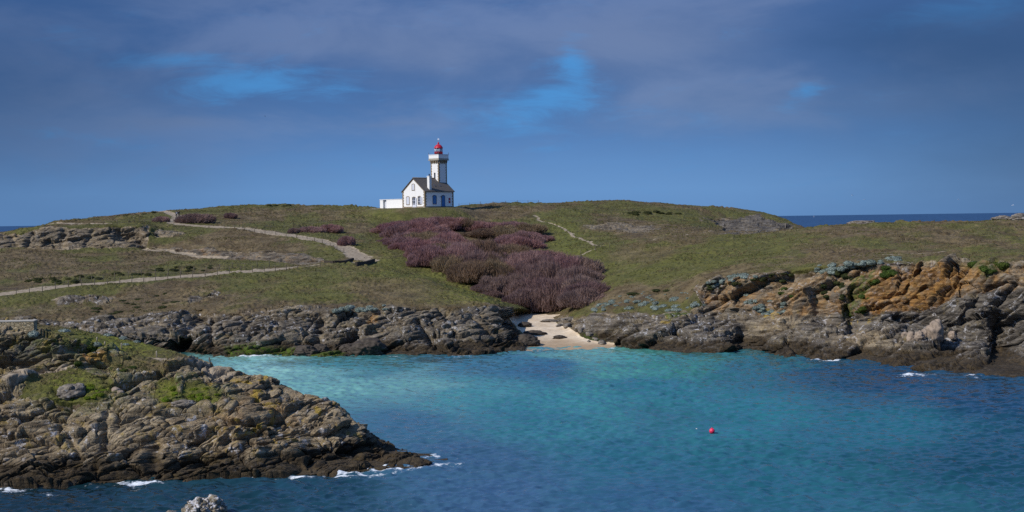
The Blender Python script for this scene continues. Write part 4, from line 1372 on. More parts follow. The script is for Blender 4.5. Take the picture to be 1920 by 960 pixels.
def scatter(kind, poly, n, rmin, rmax, size, label, group, name, cat, fn=ground_uv, flat=.75):
    P = np.array(poly); c = 0
    while c < n:
        u = random.uniform(P[:, 0].min(), P[:, 0].max()); v = random.uniform(P[:, 1].min(), P[:, 1].max())
        if poly_mask(np.array([u]), np.array([v]), poly, .01)[0] < .5: continue
        s = random.uniform(*size)
        mound(kind, fn(u, v, rmin, rmax) - Vector((0, 0, .08)), s, s * flat * random.uniform(.8, 1.2), label, group, name, cat)
        c += 1


scatter(SIL, [(1110, 585), (1120, 565), (1160, 560), (1220, 555), (1300, 560), (1325, 578), (1260, 585), (1180, 580)], 44, 2.3, 4.6, (.35, .75), 'silvery grey ragwort clump on the slope right of the sandy beach', 'silvery clumps on the slope by the beach', 'silver_shrub', 'shrub')
scatter(SIL, [(1150, 560), (1200, 540), (1300, 548), (1290, 560)], 14, 2.8, 4.6, (.25, .5), 'silvery grey ragwort clump on the slope right of the sandy beach', 'silvery clumps on the slope by the beach', 'silver_shrub', 'shrub')
scatter(SIL, [(1310, 530), (1400, 514), (1420, 518), (1320, 538)], 16, 2.6, 4, (.45, .85), 'silvery grey shrub along the overhanging cliff edge', 'silvery shrubs along the overhanging cliff edge', 'silver_shrub', 'shrub')
scatter(SIL, [(1500, 510), (1540, 496), (1600, 490), (1690, 482), (1690, 492), (1600, 505), (1560, 515)], 34, 2.3, 4.2, (.4, .9), 'silvery grey shrub on the brow above the orange cliff', 'silvery shrubs on the brow above the orange cliff', 'silver_shrub', 'shrub')
scatter(SIL, [(1380, 560), (1410, 545), (1440, 560), (1480, 570), (1470, 590), (1410, 590)], 22, 2, 3.2, (.35, .7), 'silvery grey shrub growing on the broken cliff face', 'silvery shrubs on the broken cliff face', 'silver_shrub', 'shrub')
scatter(SIL, [(610, 582), (640, 575), (720, 573), (730, 580), (650, 584)], 18, 2.5, 4, (.35, .75), 'blue grey shrub on the grassy lip above the far rocks', 'blue grey shrubs above the far rocks', 'silver_shrub', 'shrub')
scatter(IVY, [(1590, 590), (1610, 540), (1640, 510), (1650, 525), (1615, 590)], 14, 2, 3.2, (.4, .8), 'green leafy shrub in the gully left of the orange cliff', 'green shrubs in the gully by the orange cliff', 'green_shrub', 'shrub')
scatter(IVY, [(1640, 520), (1660, 500), (1690, 500), (1680, 515)], 7, 2.3, 3.4, (.4, .8), 'green shrub on top of the orange cliff left side', 'green shrubs on the orange cliff top', 'green_shrub', 'shrub')
scatter(IVY, [(1810, 497), (1860, 487), (1890, 500), (1860, 515)], 12, 2.3, 3.6, (.5, .9), 'dark green shrub on the cliff top right of the orange face', 'dark green shrubs right of the orange cliff', 'green_shrub', 'shrub')
scatter(IVY, [(1440, 540), (1460, 525), (1480, 545), (1500, 560), (1460, 560)], 9, 2, 3.2, (.35, .7), 'small green shrub on the broken cliff between silvery shrubs', 'green shrubs on the broken cliff face', 'green_shrub', 'shrub')
scatter(SCR, [(40, 528), (200, 512), (330, 500), (400, 497), (400, 506), (330, 512), (200, 524), (60, 536)], 34, 4.6, 6.5, (.5, 1.1), 'dark green gorse bush along the field edge above the left path', 'gorse bushes along the left path', 'gorse_bush', 'bush', flat=.6)
scatter(SCR, [(150, 575), (250, 555), (330, 545), (400, 545), (300, 580), (200, 595)], 22, 3.1, 5, (.4, .9), 'low dark scrub bush on the brown bank above the far rocks', 'scrub bushes on the brown bank', 'scrub_bush', 'bush', flat=.5)
scatter(SCR, [(500, 386), (533, 382), (553, 384), (550, 388)], 6, 9.5, 10.2, (.5, 1.0), 'dark scrub bush on the skyline left of the lighthouse', 'scrub bushes on the skyline', 'scrub_bush', 'bush', flat=.6)
scatter(SCR, [(1165, 400), (1190, 396), (1275, 399), (1270, 404), (1190, 402)], 22, 9, 10.2, (.6, 1.2), 'dark scrub bush in the dark streak on the hill right of the lighthouse', 'scrub bushes in a streak on the hill', 'scrub_bush', 'bush', flat=.5)
scatter(SCR, [(190, 411), (240, 403), (290, 398), (290, 402), (200, 413)], 14, 9, 10.2, (.4, .9), 'dark scrub bush on the far left skyline', 'scrub bushes on the left skyline', 'scrub_bush', 'bush', flat=.55)
scatter(SCR, [(1530, 540), (1560, 510), (1600, 500), (1600, 560), (1560, 580), (1540, 560)], 16, 2, 3.4, (.4, .9), 'dark green scrub clump on the steep ground left of the green gully', 'scrub clumps left of the green gully', 'scrub_bush', 'bush', flat=.7)
scatter(SCR, [(1305, 538), (1400, 520), (1500, 508), (1480, 520), (1400, 530), (1330, 545)], 22, 2.4, 3.6, (.35, .7), 'dark scrub clump hanging over the eroded cliff edge', 'scrub clumps over the eroded cliff edge', 'scrub_bush', 'bush', flat=.6)
scatter(SCR, [(1180, 548), (1250, 540), (1255, 546), (1190, 554)], 7, 2.6, 4.5, (.5, .9), 'dark purple brown scrub clump on the green slope above the silvery clumps', 'scrub clumps above the silvery clumps', 'scrub_bush', 'bush', flat=.4)
# near headland plants
scatter(GRN, [(80, 752), (120, 725), (190, 715), (200, 735), (170, 752), (130, 748)], 16, 2.3, 4, (.25, .5), 'bright green succulent clump around the dark boulder on the near headland', 'green clumps around the dark boulder', 'green_shrub', 'shrub', head_uv, .6)
scatter(GRN, [(298, 735), (330, 720), (336, 740), (305, 752)], 9, 2.3, 4, (.22, .42), 'bright green clump in the left of two round patches on the near rocks', 'green clumps of the left round patch', 'green_shrub', 'shrub', head_uv, .7)
scatter(GRN, [(352, 735), (385, 722), (412, 737), (395, 750), (362, 752)], 13, 2.3, 4, (.22, .42), 'bright green clump in the right of two round patches on the near rocks', 'green clumps of the right round patch', 'green_shrub', 'shrub', head_uv, .7)
scatter(IVY, [(140, 685), (165, 650), (185, 650), (160, 690)], 7, 3, 4.6, (.22, .42), 'dark green shrub growing below the end of the dark rock wall', 'dark shrubs below the dark rock wall', 'dark_shrub', 'shrub', head_uv, .9)
scatter(IVY, [(205, 690), (250, 676), (290, 690), (260, 700)], 8, 3, 4.4, (.2, .4), 'low green shrub on the terrace of the near headland', 'low shrubs on the near terrace', 'low_shrub', 'shrub', head_uv, .5)
for i, (u, v, s, lab) in enumerate([(120, 622, .5, 'silvery shrub nearest the stone wall on the near headland'), (146, 632, .42, 'purplish grey shrub on the ledge of the near headland'), (166, 625, .38, 'grey shrub second behind the near rock ledge'),
                                    (203, 628, .38, 'pale silvery shrub behind the first marker post'), (230, 634, .42, 'wide pale silvery shrub on the near ridge'), (258, 639, .36, 'pale silvery shrub farthest right on the near ridge'),
                                    (236, 646, .3, 'round silvery shrub beside a marker post'), (182, 646, .45, 'grey shrub at the right end of the dark rock wall'), (30, 628, .5, 'grey shrub under the stone wall'), (62, 626, .6, 'dark grey shrub right of the stone wall end')]):
    mound(SIL, head_uv(u, v, 3.8, 5.3) - Vector((0, 0, .05)), s, s * .8, lab, 'silvery shrubs on the near ridge', 'silver_shrub', 'shrub')

# ------------------------------------------------------------------ rocks
M_ROCK, nt, b = material('boulder_rock')
tc = nt.new('ShaderNodeTexCoord').outputs['Object']
n = nt.noise(nt.map(tc, scale=(.6, .6, 2.4)), 1.6, 7, .7); n2 = nt.noise(tc, 2.6, 6, .75)
c = nt.mix(nt.step(n, .35, .65), (.085, .072, .06), (.25, .215, .17))
c = nt.mix(nt.math('MULTIPLY', nt.step(n2, .56, .64), .6), c, (.45, .44, .43))
nt.put(b.inputs['Base Color'], c)
bn = nt.new('ShaderNodeBump'); bn.inputs['Strength'].default_value = .8; bn.inputs['Distance'].default_value = .1
nt.put(bn.inputs['Height'], nt.noise(tc, 4, 6, .7)); nt.l.new(bn.outputs[0], b.inputs['Normal'])
M_ROCKD = simple('dark_wet_rock', (.075, .058, .042), .5, 2.2, .7, .3, .8)
M_ROCKP = simple('pale_pink_rock', (.36, .28, .21), .4, 2.0, .9, .2, .8)
M_ROCKW, nt, b = material('guano_rock')
tc = nt.new('ShaderNodeTexCoord').outputs['Object']
n2 = nt.noise(tc, 3.0, 6, .75)
c = nt.mix(nt.step(nt.noise(tc, 2, 6, .7), .35, .65), (.10, .085, .06), (.26, .21, .14))
sz = nt.new('ShaderNodeSeparateXYZ'); nt.l.new(tc, sz.inputs[0])
c = nt.mix(nt.math('MULTIPLY', nt.step(n2, .5, .58), nt.step(sz.outputs[2], .1, .7)), c, (.62, .61, .62))
nt.put(b.inputs['Base Color'], c)
bn = nt.new('ShaderNodeBump'); bn.inputs['Strength'].default_value = .8; bn.inputs['Distance'].default_value = .08
nt.put(bn.inputs['Height'], nt.noise(tc, 5, 6, .7)); nt.l.new(bn.outputs[0], b.inputs['Normal'])


def boulder(name, p, sx, sy, sz, mat, label, cat='boulder', group=None, seed=0, rz=0.0, sub=5, rough=1.0):
    bm = bmesh.new(); bmesh.ops.create_icosphere(bm, subdivisions=sub, radius=1)
    co = np.array([v.co[:] for v in bm.verts])
    o = seed * 13.7
    f1, gap, r = voronoi(co[:, 0] * 1.6 + o, co[:, 1] * 1.6, co[:, 2] * 2.6)
    d = 1 + .28 * fbm(co[:, 0] * 1.1 + o, co[:, 1] * 1.1, co[:, 2] * 1.6, 4) + .22 * rough * (r - .5) - .10 * rough * np.exp(-gap / .1) + .07 * rough * fbm(co[:, 0] * 6 + o, co[:, 1] * 6, co[:, 2] * 9, 2)
    co = co * d[:, None] * np.array([sx, sy, sz])
    for v, q in zip(bm.verts, co): v.co = q
    for f in bm.faces: f.smooth = True
    me = bpy.data.meshes.new(name); bm.to_mesh(me); bm.free()
    ob = obj(name, me, mat); ob.location = p; ob.rotation_euler = (0, 0, rz)
    return tag(ob, label, cat, group)


p = at(375, 970, 84.6); p.z = 0
boulder('sea_rock', p + Vector((.05, .6, -.05)), 1.3, 1.2, 1.15, M_ROCKW, 'guano whitened rock standing in the sea at the bottom edge', 'rock', None, 3, .4, 6, 2.0)
boulder('sea_rock', at(322, 962, 85.5) - Vector((0, 0, .15)), .5, .5, .35, M_ROCK, 'small low rock just left of the guano whitened rock', 'rock', None, 5)
for i, (u, v, sx, sy, sz, mat, lab) in enumerate([
    (985, 612, 1.1, .8, .55, M_ROCKD, 'small dark boulder highest up on the sandy beach'), (1003, 627, 1.9, 1.0, .5, M_ROCKD, 'long flat dark boulder in the middle of the beach'),
    (1050, 634, 1.0, .7, .35, M_ROCKD, 'low half buried rock on the right of the beach'), (988, 646, 1.9, 1.4, 1.1, M_ROCKD, 'large weed covered boulder at the waterline left of the beach'),
    (1072, 600, 1.6, .9, .4, M_ROCK, 'flat grey rock on the sand beside the right rocks'), (1030, 603, 1.5, .8, .3, M_ROCK, 'thin grey rock slab at the back of the beach')]):
    q = ground_uv(u, v, -1, 3.4)
    boulder('boulder', q + Vector((0, 0, sz * .25)), sx, sy, sz, mat, lab, 'boulder', 'boulders on the beach', 20 + i)
for i in range(16):
    k = random.random(); u = 1046 + 80 * k + random.uniform(-14, 10); v = 603 + 40 * k + random.uniform(-5, 5)
    sz = random.uniform(.18, .5)
    boulder('shore_stone', ground_uv(u, v, -1, 3.2) + Vector((0, 0, sz * .2)), sz * random.uniform(1.2, 2.2), sz * 1.2, sz, M_ROCK, 'small grey stone scattered where the sand meets the right rocks', 'stone', 'stones along the right edge of the sand', 120 + i, random.uniform(0, 3), 3)
for i, (u, v, s, lab) in enumerate([(1752, 628, 1.15, 'tall pale pinkish boulder in the rockfall under the orange cliff'), (1735, 632, .8, 'pale boulder left of the tallest one in the rockfall'), (1770, 630, .75, 'pale boulder right of the tallest one in the rockfall'),
                                    (1722, 634, .7, 'yellowish boulder on the left side of the rockfall'), (1706, 638, .8, 'brownish boulder at the left end of the rockfall'), (1784, 632, .6, 'small pale boulder at the right end of the rockfall'),
                                    (1742, 642, .6, 'low pale boulder in front of the rockfall'), (1696, 632, .55, 'small pinkish boulder beyond the left end of the rockfall')]):
    q = ground_uv(u, v, .9, 2.6)
    boulder('boulder', q + Vector((0, -.3, s * .35)), s * .9, s * .8, s * (1.35 if i == 0 else 1), M_ROCKP, lab, 'boulder', 'pale boulders under the orange cliff', 40 + i, i, 4)
for i, (u, v, s, lab) in enumerate([(218, 733, .33, 'pale rounded stone right of the big green patch'), (226, 738, .26, 'small pale stone beside the big green patch'), (215, 722, .22, 'tiny pale stone above the rounded pale stone')]):
    boulder('stone', head_uv(u, v, 2, 4.4) + Vector((0, 0, s * .2)), s * 1.2, s, s * .8, M_ROCKP, lab, 'stone', 'pale stones on the near headland', 60 + i, i, 3)
boulder('boulder', head_uv(137, 742, 2, 4.2) + Vector((0, 0, .2)), 1.15, .9, .8, M_ROCK, 'dark slab boulder in the middle of the big green patch', 'boulder', None, 71, .4)
boulder('boulder', head_uv(347, 758, 2, 4.2) + Vector((0, 0, .05)), .95, .6, .3, M_ROCK, 'flat grey slab below the two green patches', 'boulder', None, 72, .1)
for i, (u, v, sx, sz, lab) in enumerate([(575, 660, 1.7, 1.0, 'weed covered boulder left of the green weed on the far shore'), (690, 655, 2.4, 1.5, 'rounded brown boulder at the waterline of the far shore'), (655, 657, 1.3, 1.0, 'small greenish boulder beside the rounded brown boulder'), (600, 657, 1.2, .9, 'small dark boulder between weed covered boulders')]):
    q = ground_uv(u, v, 0, 1.5)
    boulder('boulder', q + Vector((0, -.5, 0)), sx, sx * .8, sz, M_ROCKD, lab, 'boulder', 'boulders on the far shore', 80 + i)
boulder('rock_outcrop', ground_uv(1618, 420, 7, 9) + Vector((0, 0, .1)), 3.0, 1.6, .55, M_ROCK, 'long flat rock outcrop on the right crest against the sea', 'rock', None, 90)
boulder('rock_outcrop', ground_uv(1880, 412, 7, 9) + Vector((0, 0, .1)), 1.8, 1.4, .75, M_ROCK, 'dark rock outcrop on the crest at the right edge', 'rock', None, 91)
boulder('rock_outcrop', ground_uv(1912, 411, 7, 9) + Vector((0, 0, .1)), 2.0, 1.4, .95, M_ROCK, 'taller dark rock on the crest at the far right edge', 'rock', None, 92)

# ------------------------------------------------------------------ walls and posts
def stone_mat(name, sc=3.0):
    m, nt, b = material(name)
    tc = nt.new('ShaderNodeTexCoord').outputs['Object']
    vv = nt.map(tc, scale=(1, 1, 1.7))
    v1 = nt.voro(vv, sc, 'F1', 'Color'); e = nt.voro(vv, sc, 'DISTANCE_TO_EDGE', 'Distance')
    c = nt.mix(nt.step(nt.noise(tc, 5, 5, .6), .3, .7), (.30, .235, .13), (.50, .41, .26))
    bw = nt.new('ShaderNodeRGBToBW'); nt.l.new(v1, bw.inputs[0])
    c = nt.mix(1.0, c, nt.math('ADD', .75, nt.math('MULTIPLY', bw.outputs[0], .5)), 'MULTIPLY')
    c = nt.mix(nt.math('MULTIPLY', nt.step(e, .05, .01), .6), c, (.12, .09, .055))
    nt.put(b.inputs['Base Color'], c)
    bn = nt.new('ShaderNodeBump'); bn.inputs['Distance'].default_value = .05
    nt.put(bn.inputs['Height'], nt.step(e, 0, .12)); nt.l.new(bn.outputs[0], b.inputs['Normal'])
    return m


M_WALLSTONE = stone_mat('field_stone', 3.2)
a = at(63, 612, 114.6); bq = at(-150, 604, 113.6)
dx = bq - a; ln = dx.length
SW = empty('stone_wall', a + Vector((0, 0, 0)), math.atan2(dx.y, dx.x), 'low yellowish stone wall at the left edge on the near headland', 'wall')
mb = MB(); mb.box(0, ln, -1.3, 0, -1.2, .42)
mb.build('wall_body', M_WALLSTONE, SW)
MB().box(-.06, ln, -1.33, .02, .42, .48).build('coping', M_PAVE, SW)


def low_wall(pts, h, w, label):
    P = [ground_uv(u, v, 4.5, 7.5) for u, v in pts]
    mb = MB()
    o = P[0].copy()
    for q1, q2 in zip(P[:-1], P[1:]):
        d = (q2 - q1); d.z = 0; d.normalize(); nrm = Vector((-d.y, d.x, 0)) * w / 2
        vs = []
        for q in (q1, q2):
            for s in (-1, 1):
                vs += [q - o + nrm * s + Vector((0, 0, -.6)), q - o + nrm * s + Vector((0, 0, h))]
        mb.add(vs, [(0, 1, 3, 2), (4, 6, 7, 5), (0, 4, 5, 1), (2, 3, 7, 6), (1, 5, 7, 3), (0, 2, 6, 4)])
    ob = mb.build('retaining_wall', stone_mat('dark_stone', 2.5) if 'dark_stone' not in bpy.data.materials else bpy.data.materials['dark_stone'])
    ob.location = o
    return tag(ob, label, 'wall')


M_DS = simple('dark_stone', (.075, .062, .048), .4, 3, .9, .2, .4)
low_wall([(608, 494), (625, 494.5), (645, 494), (662, 489)], .55, .4, 'low dark retaining wall left of the path junction')
low_wall([(668, 498), (685, 497), (702, 491.5)], .65, .4, 'low dark retaining wall below the end of the paved path')

M_WOOD = simple('weathered_wood', (.20, .165, .125), .35, 4, .9)
post_me = MB().lathe([(.055, -.3), (.055, 1.0), (.04, 1.06)], 7).mesh('post'); post_me.materials.append(M_WOOD)
M_WIRE = simple('fence_wire', (.16, .15, .14), .2, 4, .6)


def fence(pts, n, h, label, group, rmin, rmax, jitter=.3):
    P = [ground_uv(u, v, rmin, rmax) for u, v in pts]
    L = [0.0]
    for q1, q2 in zip(P[:-1], P[1:]): L.append(L[-1] + (q2 - q1).length)
    ps = []
    for i in range(n):
        s = L[-1] * i / (n - 1)
        x = float(np.interp(s, L, [p.x for p in P])); y = float(np.interp(s, L, [p.y for p in P]))
        ps.append(Vector((x, y, ground_xy(x, y))))
    root = empty('post_fence', ps[0], 0, label, 'fence', group)
    mb = MB()
    for i, p in enumerate(ps):
        o = obj('post', post_me, None, root)
        o.location = p - ps[0]; o.scale = (1, 1, h * random.uniform(.85, 1.1)); o.rotation_euler = (random.uniform(-.06, .06), random.uniform(-.06, .06), 0)
    for k in (.5, .9):
        mb.tube([p - ps[0] + Vector((0, 0, h * k)) for p in ps], .014, 4)
    mb.build('wire', M_WIRE, root)
    return root


fence([(30, 553), (100, 543), (200, 534), (300, 524), (400, 516), (500, 509), (600, 503)], 26, 1.05, 'post and wire fence along the lower side of the left path', None, 3.6, 6.3)
fence([(150, 530), (210, 525), (300, 515), (400, 508), (500, 501), (545, 497)], 18, 1.05, 'post and wire fence along the upper side of the left path', None, 4.4, 6.6)
fence([(195, 423), (240, 421), (285, 419), (305, 418)], 9, 1.0, 'wooden fence along the top of the back cliff on the left', None, 7, 9)
fence([(420, 428), (470, 434), (520, 441), (575, 449), (620, 461), (645, 473)], 14, .8, 'post fence along the lower side of the curving paved path', None, 6.3, 9)
fence([(860, 388), (900, 385), (960, 382.5), (1010, 381)], 8, .9, 'fence posts on the skyline right of the lighthouse', None, 9.2, 10)
fence([(1180, 440), (1260, 437), (1300, 436), (1370, 437.5)], 7, 1.0, 'sparse fence posts below the rocky hollow on the right hill', None, 7, 9)
fence([(1045, 492), (1070, 482), (1110, 472), (1170, 462)], 6, 1.0, 'sparse posts along the brown trail right of the thicket', None, 5, 8)
mp = MB().lathe([(.05, -.2), (.05, .5), (.035, .54)], 7).mesh('marker_post'); mp.materials.append(simple('pale_wood', (.42, .36, .27), .3, 4, .9))
for (u, v, h, lean, lab) in [(182, 640, .7, 0, 'thin marker post nearest the stone wall on the near ridge'), (196, 648, .6, .05, 'short marker post second from the stone wall on the near ridge'), (228, 654, .9, 0, 'pale marker post beside the round silvery shrub'),
                             (294, 671, 1.05, 0, 'pale thick marker post in the middle of the ridge turf'), (395, 683, 1.05, -.22, 'leaning dark post on the ridge against the turquoise water')]:
    o = obj('marker_post', mp, None)
    if lean < -.1:
        o.data = mp.copy(); o.data.materials.clear(); o.data.materials.append(M_WOOD)
    o.location = head_uv(u, v, 3.6, 5.3); o.scale = (1.1, 1.1, h); o.rotation_euler = (0, lean, 0)
    tag(o, lab, 'post', 'marker posts on the near ridge')

# ------------------------------------------------------------------ people
M_SKIN = simple('skin', (.48, .30, .22), .1, 5)
M_HAIR = simple('dark_hair', (.03, .022, .018), .3, 8)


def person(p, facing, top, trousers, label, stride=.18, cap=None):
    sk = [(0, 0, .95), (0, 0, 1.15), (0, 0, 1.38), (0, .01, 1.50), (0, .02, 1.60), (0, .02, 1.70),
          (-.19, 0, 1.40), (-.25, .04, 1.12), (-.22, .14, .90), (.19, 0, 1.40), (.25, -.04, 1.12), (.22, .10, .92),
          (-.09, 0, .90), (-.10, stride * .6, .48), (-.10, stride * .5, .07), (-.10, stride * .5 + .16, .03),
          (.09, 0, .90), (.10, -stride * .3, .48), (.10, -stride * 1.1, .08), (.10, -stride * 1.1 + .16, .03)]
    ed = [(0, 1), (1, 2), (2, 3), (3, 4), (4, 5), (2, 6), (6, 7), (7, 8), (2, 9), (9, 10), (10, 11), (0, 12), (12, 13), (13, 14), (14, 15), (0, 16), (16, 17), (17, 18), (18, 19)]
    ra = [.15, .145, .16, .065, .10, .085, .075, .055, .04, .075, .055, .04, .10, .07, .05, .04, .10, .07, .05, .04]
    me = bpy.data.meshes.new('person'); me.from_pydata(sk, ed, [])
    o = bpy.data.objects.new('tmp', me); COL.objects.link(o)
    md = o.modifiers.new('s', 'SKIN')
    for i, v in enumerate(me.skin_vertices[0].data):
        v.radius = (ra[i], ra[i] * (.8 if i < 3 else 1)); v.use_root = (i == 0)
    o.modifiers.new('d', 'SUBSURF').levels = 2
    bpy.context.view_layer.update()
    me2 = bpy.data.meshes.new_from_object(o.evaluated_get(bpy.context.evaluated_depsgraph_get()))
    bpy.data.objects.remove(o)
    me2.materials.clear()
    for m_ in (M_SKIN, trousers, top, M_DARK): me2.materials.append(m_)
    for f in me2.polygons:
        z = f.center.z
        f.material_index = 3 if z < .09 else (1 if z < .93 and abs(f.center.x) < .19 else (0 if z > 1.5 or (z < .97 and abs(f.center.x) > .19) else 2))
        f.use_smooth = True
    ob = obj('person', me2); ob.location = p; ob.rotation_euler = (0, 0, facing)
    tag(ob, label, 'person', 'walkers on the upper path')
    mb = MB(); mb.lathe([(.02, 1.64), (.105, 1.66), (.112, 1.72), (.085, 1.79), (.02, 1.82)], 12, 0, -.005)
    mb.build('hair', M_HAIR, ob)
    mb = MB(); mb.box(-.16, .16, -.30, -.12, 1.0, 1.42)
    if cap: mb.build('backpack', cap, ob)
    return ob


M_JK = simple('dark_jacket', (.03, .035, .06), .3, 5); M_TR = simple('grey_trousers', (.06, .06, .075), .3, 5); M_JK2 = simple('black_jacket', (.022, .022, .028), .3, 5)
M_LT = simple('light_backpack', (.45, .46, .48), .2, 5)
person(ground_uv(331, 409, 8.5, 10), .3, M_JK, M_TR, 'walker in dark jacket with light backpack, left of the pair on the path', cap=M_LT)
person(ground_uv(335.5, 408.5, 8.5, 10), .2, M_JK2, M_JK, 'walker in black clothes, right of the pair beside the long dark bush', stride=-.16)

# ------------------------------------------------------------------ buoys, birds, boat
M_BUOY = simple('red_buoy_plastic', (.80, .035, .10), .12, 4, .35, .5)
M_BUOYW = simple('white_buoy_plastic', (.78, .76, .72), .12, 4, .4, .5)


def buoy(u, v, r, mat, label):
    t, s = ray(u, v); Y = -H / s[0]
    root = empty('buoy', (t[0] * Y, Y, .0), 0, label, 'buoy')
    pr = [(r * math.sin(math.pi * k / 14), r * .75 - r * math.cos(math.pi * k / 14)) for k in range(1, 14)]
    MB().lathe(pr, 20).build('float', mat, root)
    MB().lathe([(r * .22, r * 1.70), (r * .22, r * 1.88), (r * .12, r * 1.95)], 10).build('collar', mat, root)
    mb = MB(); ring = [(r * .16 * math.cos(a), 0, r * 2.0 + r * .16 * math.sin(a)) for a in np.linspace(0, 2 * math.pi, 13)]
    mb.tube(ring, r * .045, 5); mb.build('eye', M_IRON, root)
    return root


buoy(1335, 812, .235, M_BUOY, 'round red mooring buoy floating in the open bay')
buoy(1306, 808, .12, M_BUOYW, 'small white float on the water left of the red buoy')

M_GULL = simple('gull_white', (.80, .80, .80), .1, 5, .8); M_GULLG = simple('gull_wing', (.42, .44, .47), .2, 5, .8); M_BIRDD = simple('dark_plumage', (.03, .03, .035), .2, 5, .8)


def gull(p, rz, bank, label, dark=False):
    bm = MB()
    prof = [(-.28, .005), (-.22, .05), (-.05, .085), (.10, .08), (.19, .05), (.24, .055), (.29, .045), (.34, .012), (.38, .004)]
    vs = []; fs = []; n = 10
    for (y, r) in prof:
        for k in range(n):
            a = 2 * math.pi * k / n
            vs.append((r * math.cos(a), y, r * .9 * math.sin(a)))
    for i in range(len(prof) - 1):
        for k in range(n):
            fs.append((i * n + k, i * n + (k + 1) % n, (i + 1) * n + (k + 1) % n, (i + 1) * n + k))
    bm.add(vs, fs, True)
    bm.add([(-.03, -.26, .0), (.03, -.26, .0), (.08, -.42, .01), (-.08, -.42, .01), (0, -.30, .025)], [(0, 1, 2, 3), (0, 1, 4), (1, 2, 4), (2, 3, 4), (3, 0, 4)])
    root = obj('bird' if dark else 'gull', bm.mesh('gull'), M_BIRDD if dark else M_GULL)
    root.location = p; root.rotation_euler = (0, bank, rz)
    tag(root, label, 'bird', None if dark else 'gulls over the sea on the right')
    for s in (-1, 1):
        w = MB()
        P = [(.05, .12, -.08, .03), (.32, .16, -.06, .16), (.55, .08, -.10, .15), (.70, -.04, -.12, .10)]
        vs = []
        for (x, y0, y1, z) in P:
            for (y, dz) in ((y0, 0), ((y0 + y1) / 2, .018), (y1, 0), ((y0 + y1) / 2, -.008)):
                vs.append((s * x, y, z + dz))
        fs = []
        for i in range(len(P) - 1):
            for k in range(4):
                fs.append((i * 4 + k, i * 4 + (k + 1) % 4, i * 4 + 4 + (k + 1) % 4, i * 4 + 4 + k))
        fs += [(0, 1, 2, 3), (12, 13, 14, 15)]
        w.add(vs, fs, True)
        w.build('wing', M_BIRDD if dark else M_GULL, root)
    return root


gull(at(1598, 366, 560), .8, .3, 'white gull flying highest and leftmost over the right horizon')
gull(at(1621, 374, 620), -.7, -.2, 'white gull flying just right of and below the leftmost gull')
gull(at(1797, 374, 620), 1.2, .2, 'white gull flying alone above the right hill crest')
gull(at(1899, 385, 520), .4, -.3, 'white gull flying low near the right edge')
gull(at(497, 218, 1000), 1.4, .7, 'small dark bird flying high left of the lighthouse', True)

bp = at(1526, 405, 9000); bp.z = 0
BT = empty('sailing_boat', bp, .5, 'tiny white sailing boat on the horizon right of the far headland', 'boat')
mb = MB()
st = [(-5, .9), (-3, 1.5), (0, 1.7), (3, 1.2), (5.5, .05)]
vs = []
for (x, w) in st: vs += [(x, -w, 1.2), (x, -w * .6, -.2), (x, w * .6, -.2), (x, w, 1.2)]
fs = [(0, 1, 2, 3), (16, 17, 18, 19)]
for i in range(4):
    for k in range(4): fs.append((i * 4 + k, i * 4 + (k + 1) % 4, i * 4 + 4 + (k + 1) % 4, i * 4 + 4 + k))
mb.add(vs, fs); mb.build('hull', M_GULL, BT)
MB().tube([(.6, 0, 1), (.6, 0, 14)], .1, 6).build('mast', M_IRON, BT)
mb = MB(); mb.add([(.45, .02, 2.4), (-4.3, .5, 2.4), (.45, .02, 13.5), (.45, -.06, 2.4), (-4.3, .42, 2.4), (.45, -.06, 13.5)], [(0, 1, 2), (3, 5, 4), (0, 3, 4, 1), (1, 4, 5, 2), (2, 5, 3, 0)]); mb.build('sail', M_GULL, BT)
mb = MB(); mb.add([(5.3, .02, 1.6), (.9, .4, 2.0), (.8, .02, 12), (5.3, -.06, 1.6), (.9, .32, 2.0), (.8, -.06, 12)], [(0, 1, 2), (3, 5, 4), (0, 3, 4, 1), (1, 4, 5, 2), (2, 5, 3, 0)]); mb.build('sail', M_GULL, BT)

# ------------------------------------------------------------------ light and sky
SUN_EL = math.radians(40)
sd = Vector((-.85, -.527)).normalized()
sun_dir = Vector((sd.x * math.cos(SUN_EL), sd.y * math.cos(SUN_EL), math.sin(SUN_EL)))
sl = bpy.data.lights.new('sun', 'SUN'); sl.energy = 4.0; sl.angle = math.radians(.5); sl.color = (1, .94, .85)
so = bpy.data.objects.new('sun', sl); COL.objects.link(so)
so.rotation_euler = sun_dir.to_track_quat('Z', 'Y').to_euler()

world = bpy.data.worlds.new('World'); scene.world = world
world.use_nodes = True
nt = NT(world.node_tree)
bg = world.node_tree.nodes['Background']
sky = nt.new('ShaderNodeTexSky', sky_type='NISHITA')
sky.sun_disc = False
sky.sun_elevation = SUN_EL
sky.sun_rotation = math.atan2(sun_dir.x, sun_dir.y)
sky.air_density = 1.0; sky.dust_density = .4; sky.ozone_density = 2.5
BGS = .10
tc = nt.new('ShaderNodeTexCoord').outputs['Generated']
sx = nt.new('ShaderNodeSeparateXYZ'); nt.l.new(tc, sx.inputs[0])
X_, Y_, Z_ = sx.outputs
# cloud layer low over the sea: soft bluish grey banks with a few clear gaps
wv = nt.noise(nt.map(tc, scale=(5, 5, 16)), 1.0, 5, .6)
wv2 = nt.noise(nt.map(tc, loc=(3, 1, 8), scale=(5, 5, 16)), 1.0, 5, .6)
xw = nt.math('ADD', X_, nt.math('MULTIPLY', nt.math('SUBTRACT', wv, .5), .12))
zw = nt.math('ADD', Z_, nt.math('MULTIPLY', nt.math('SUBTRACT', wv2, .5), .05))


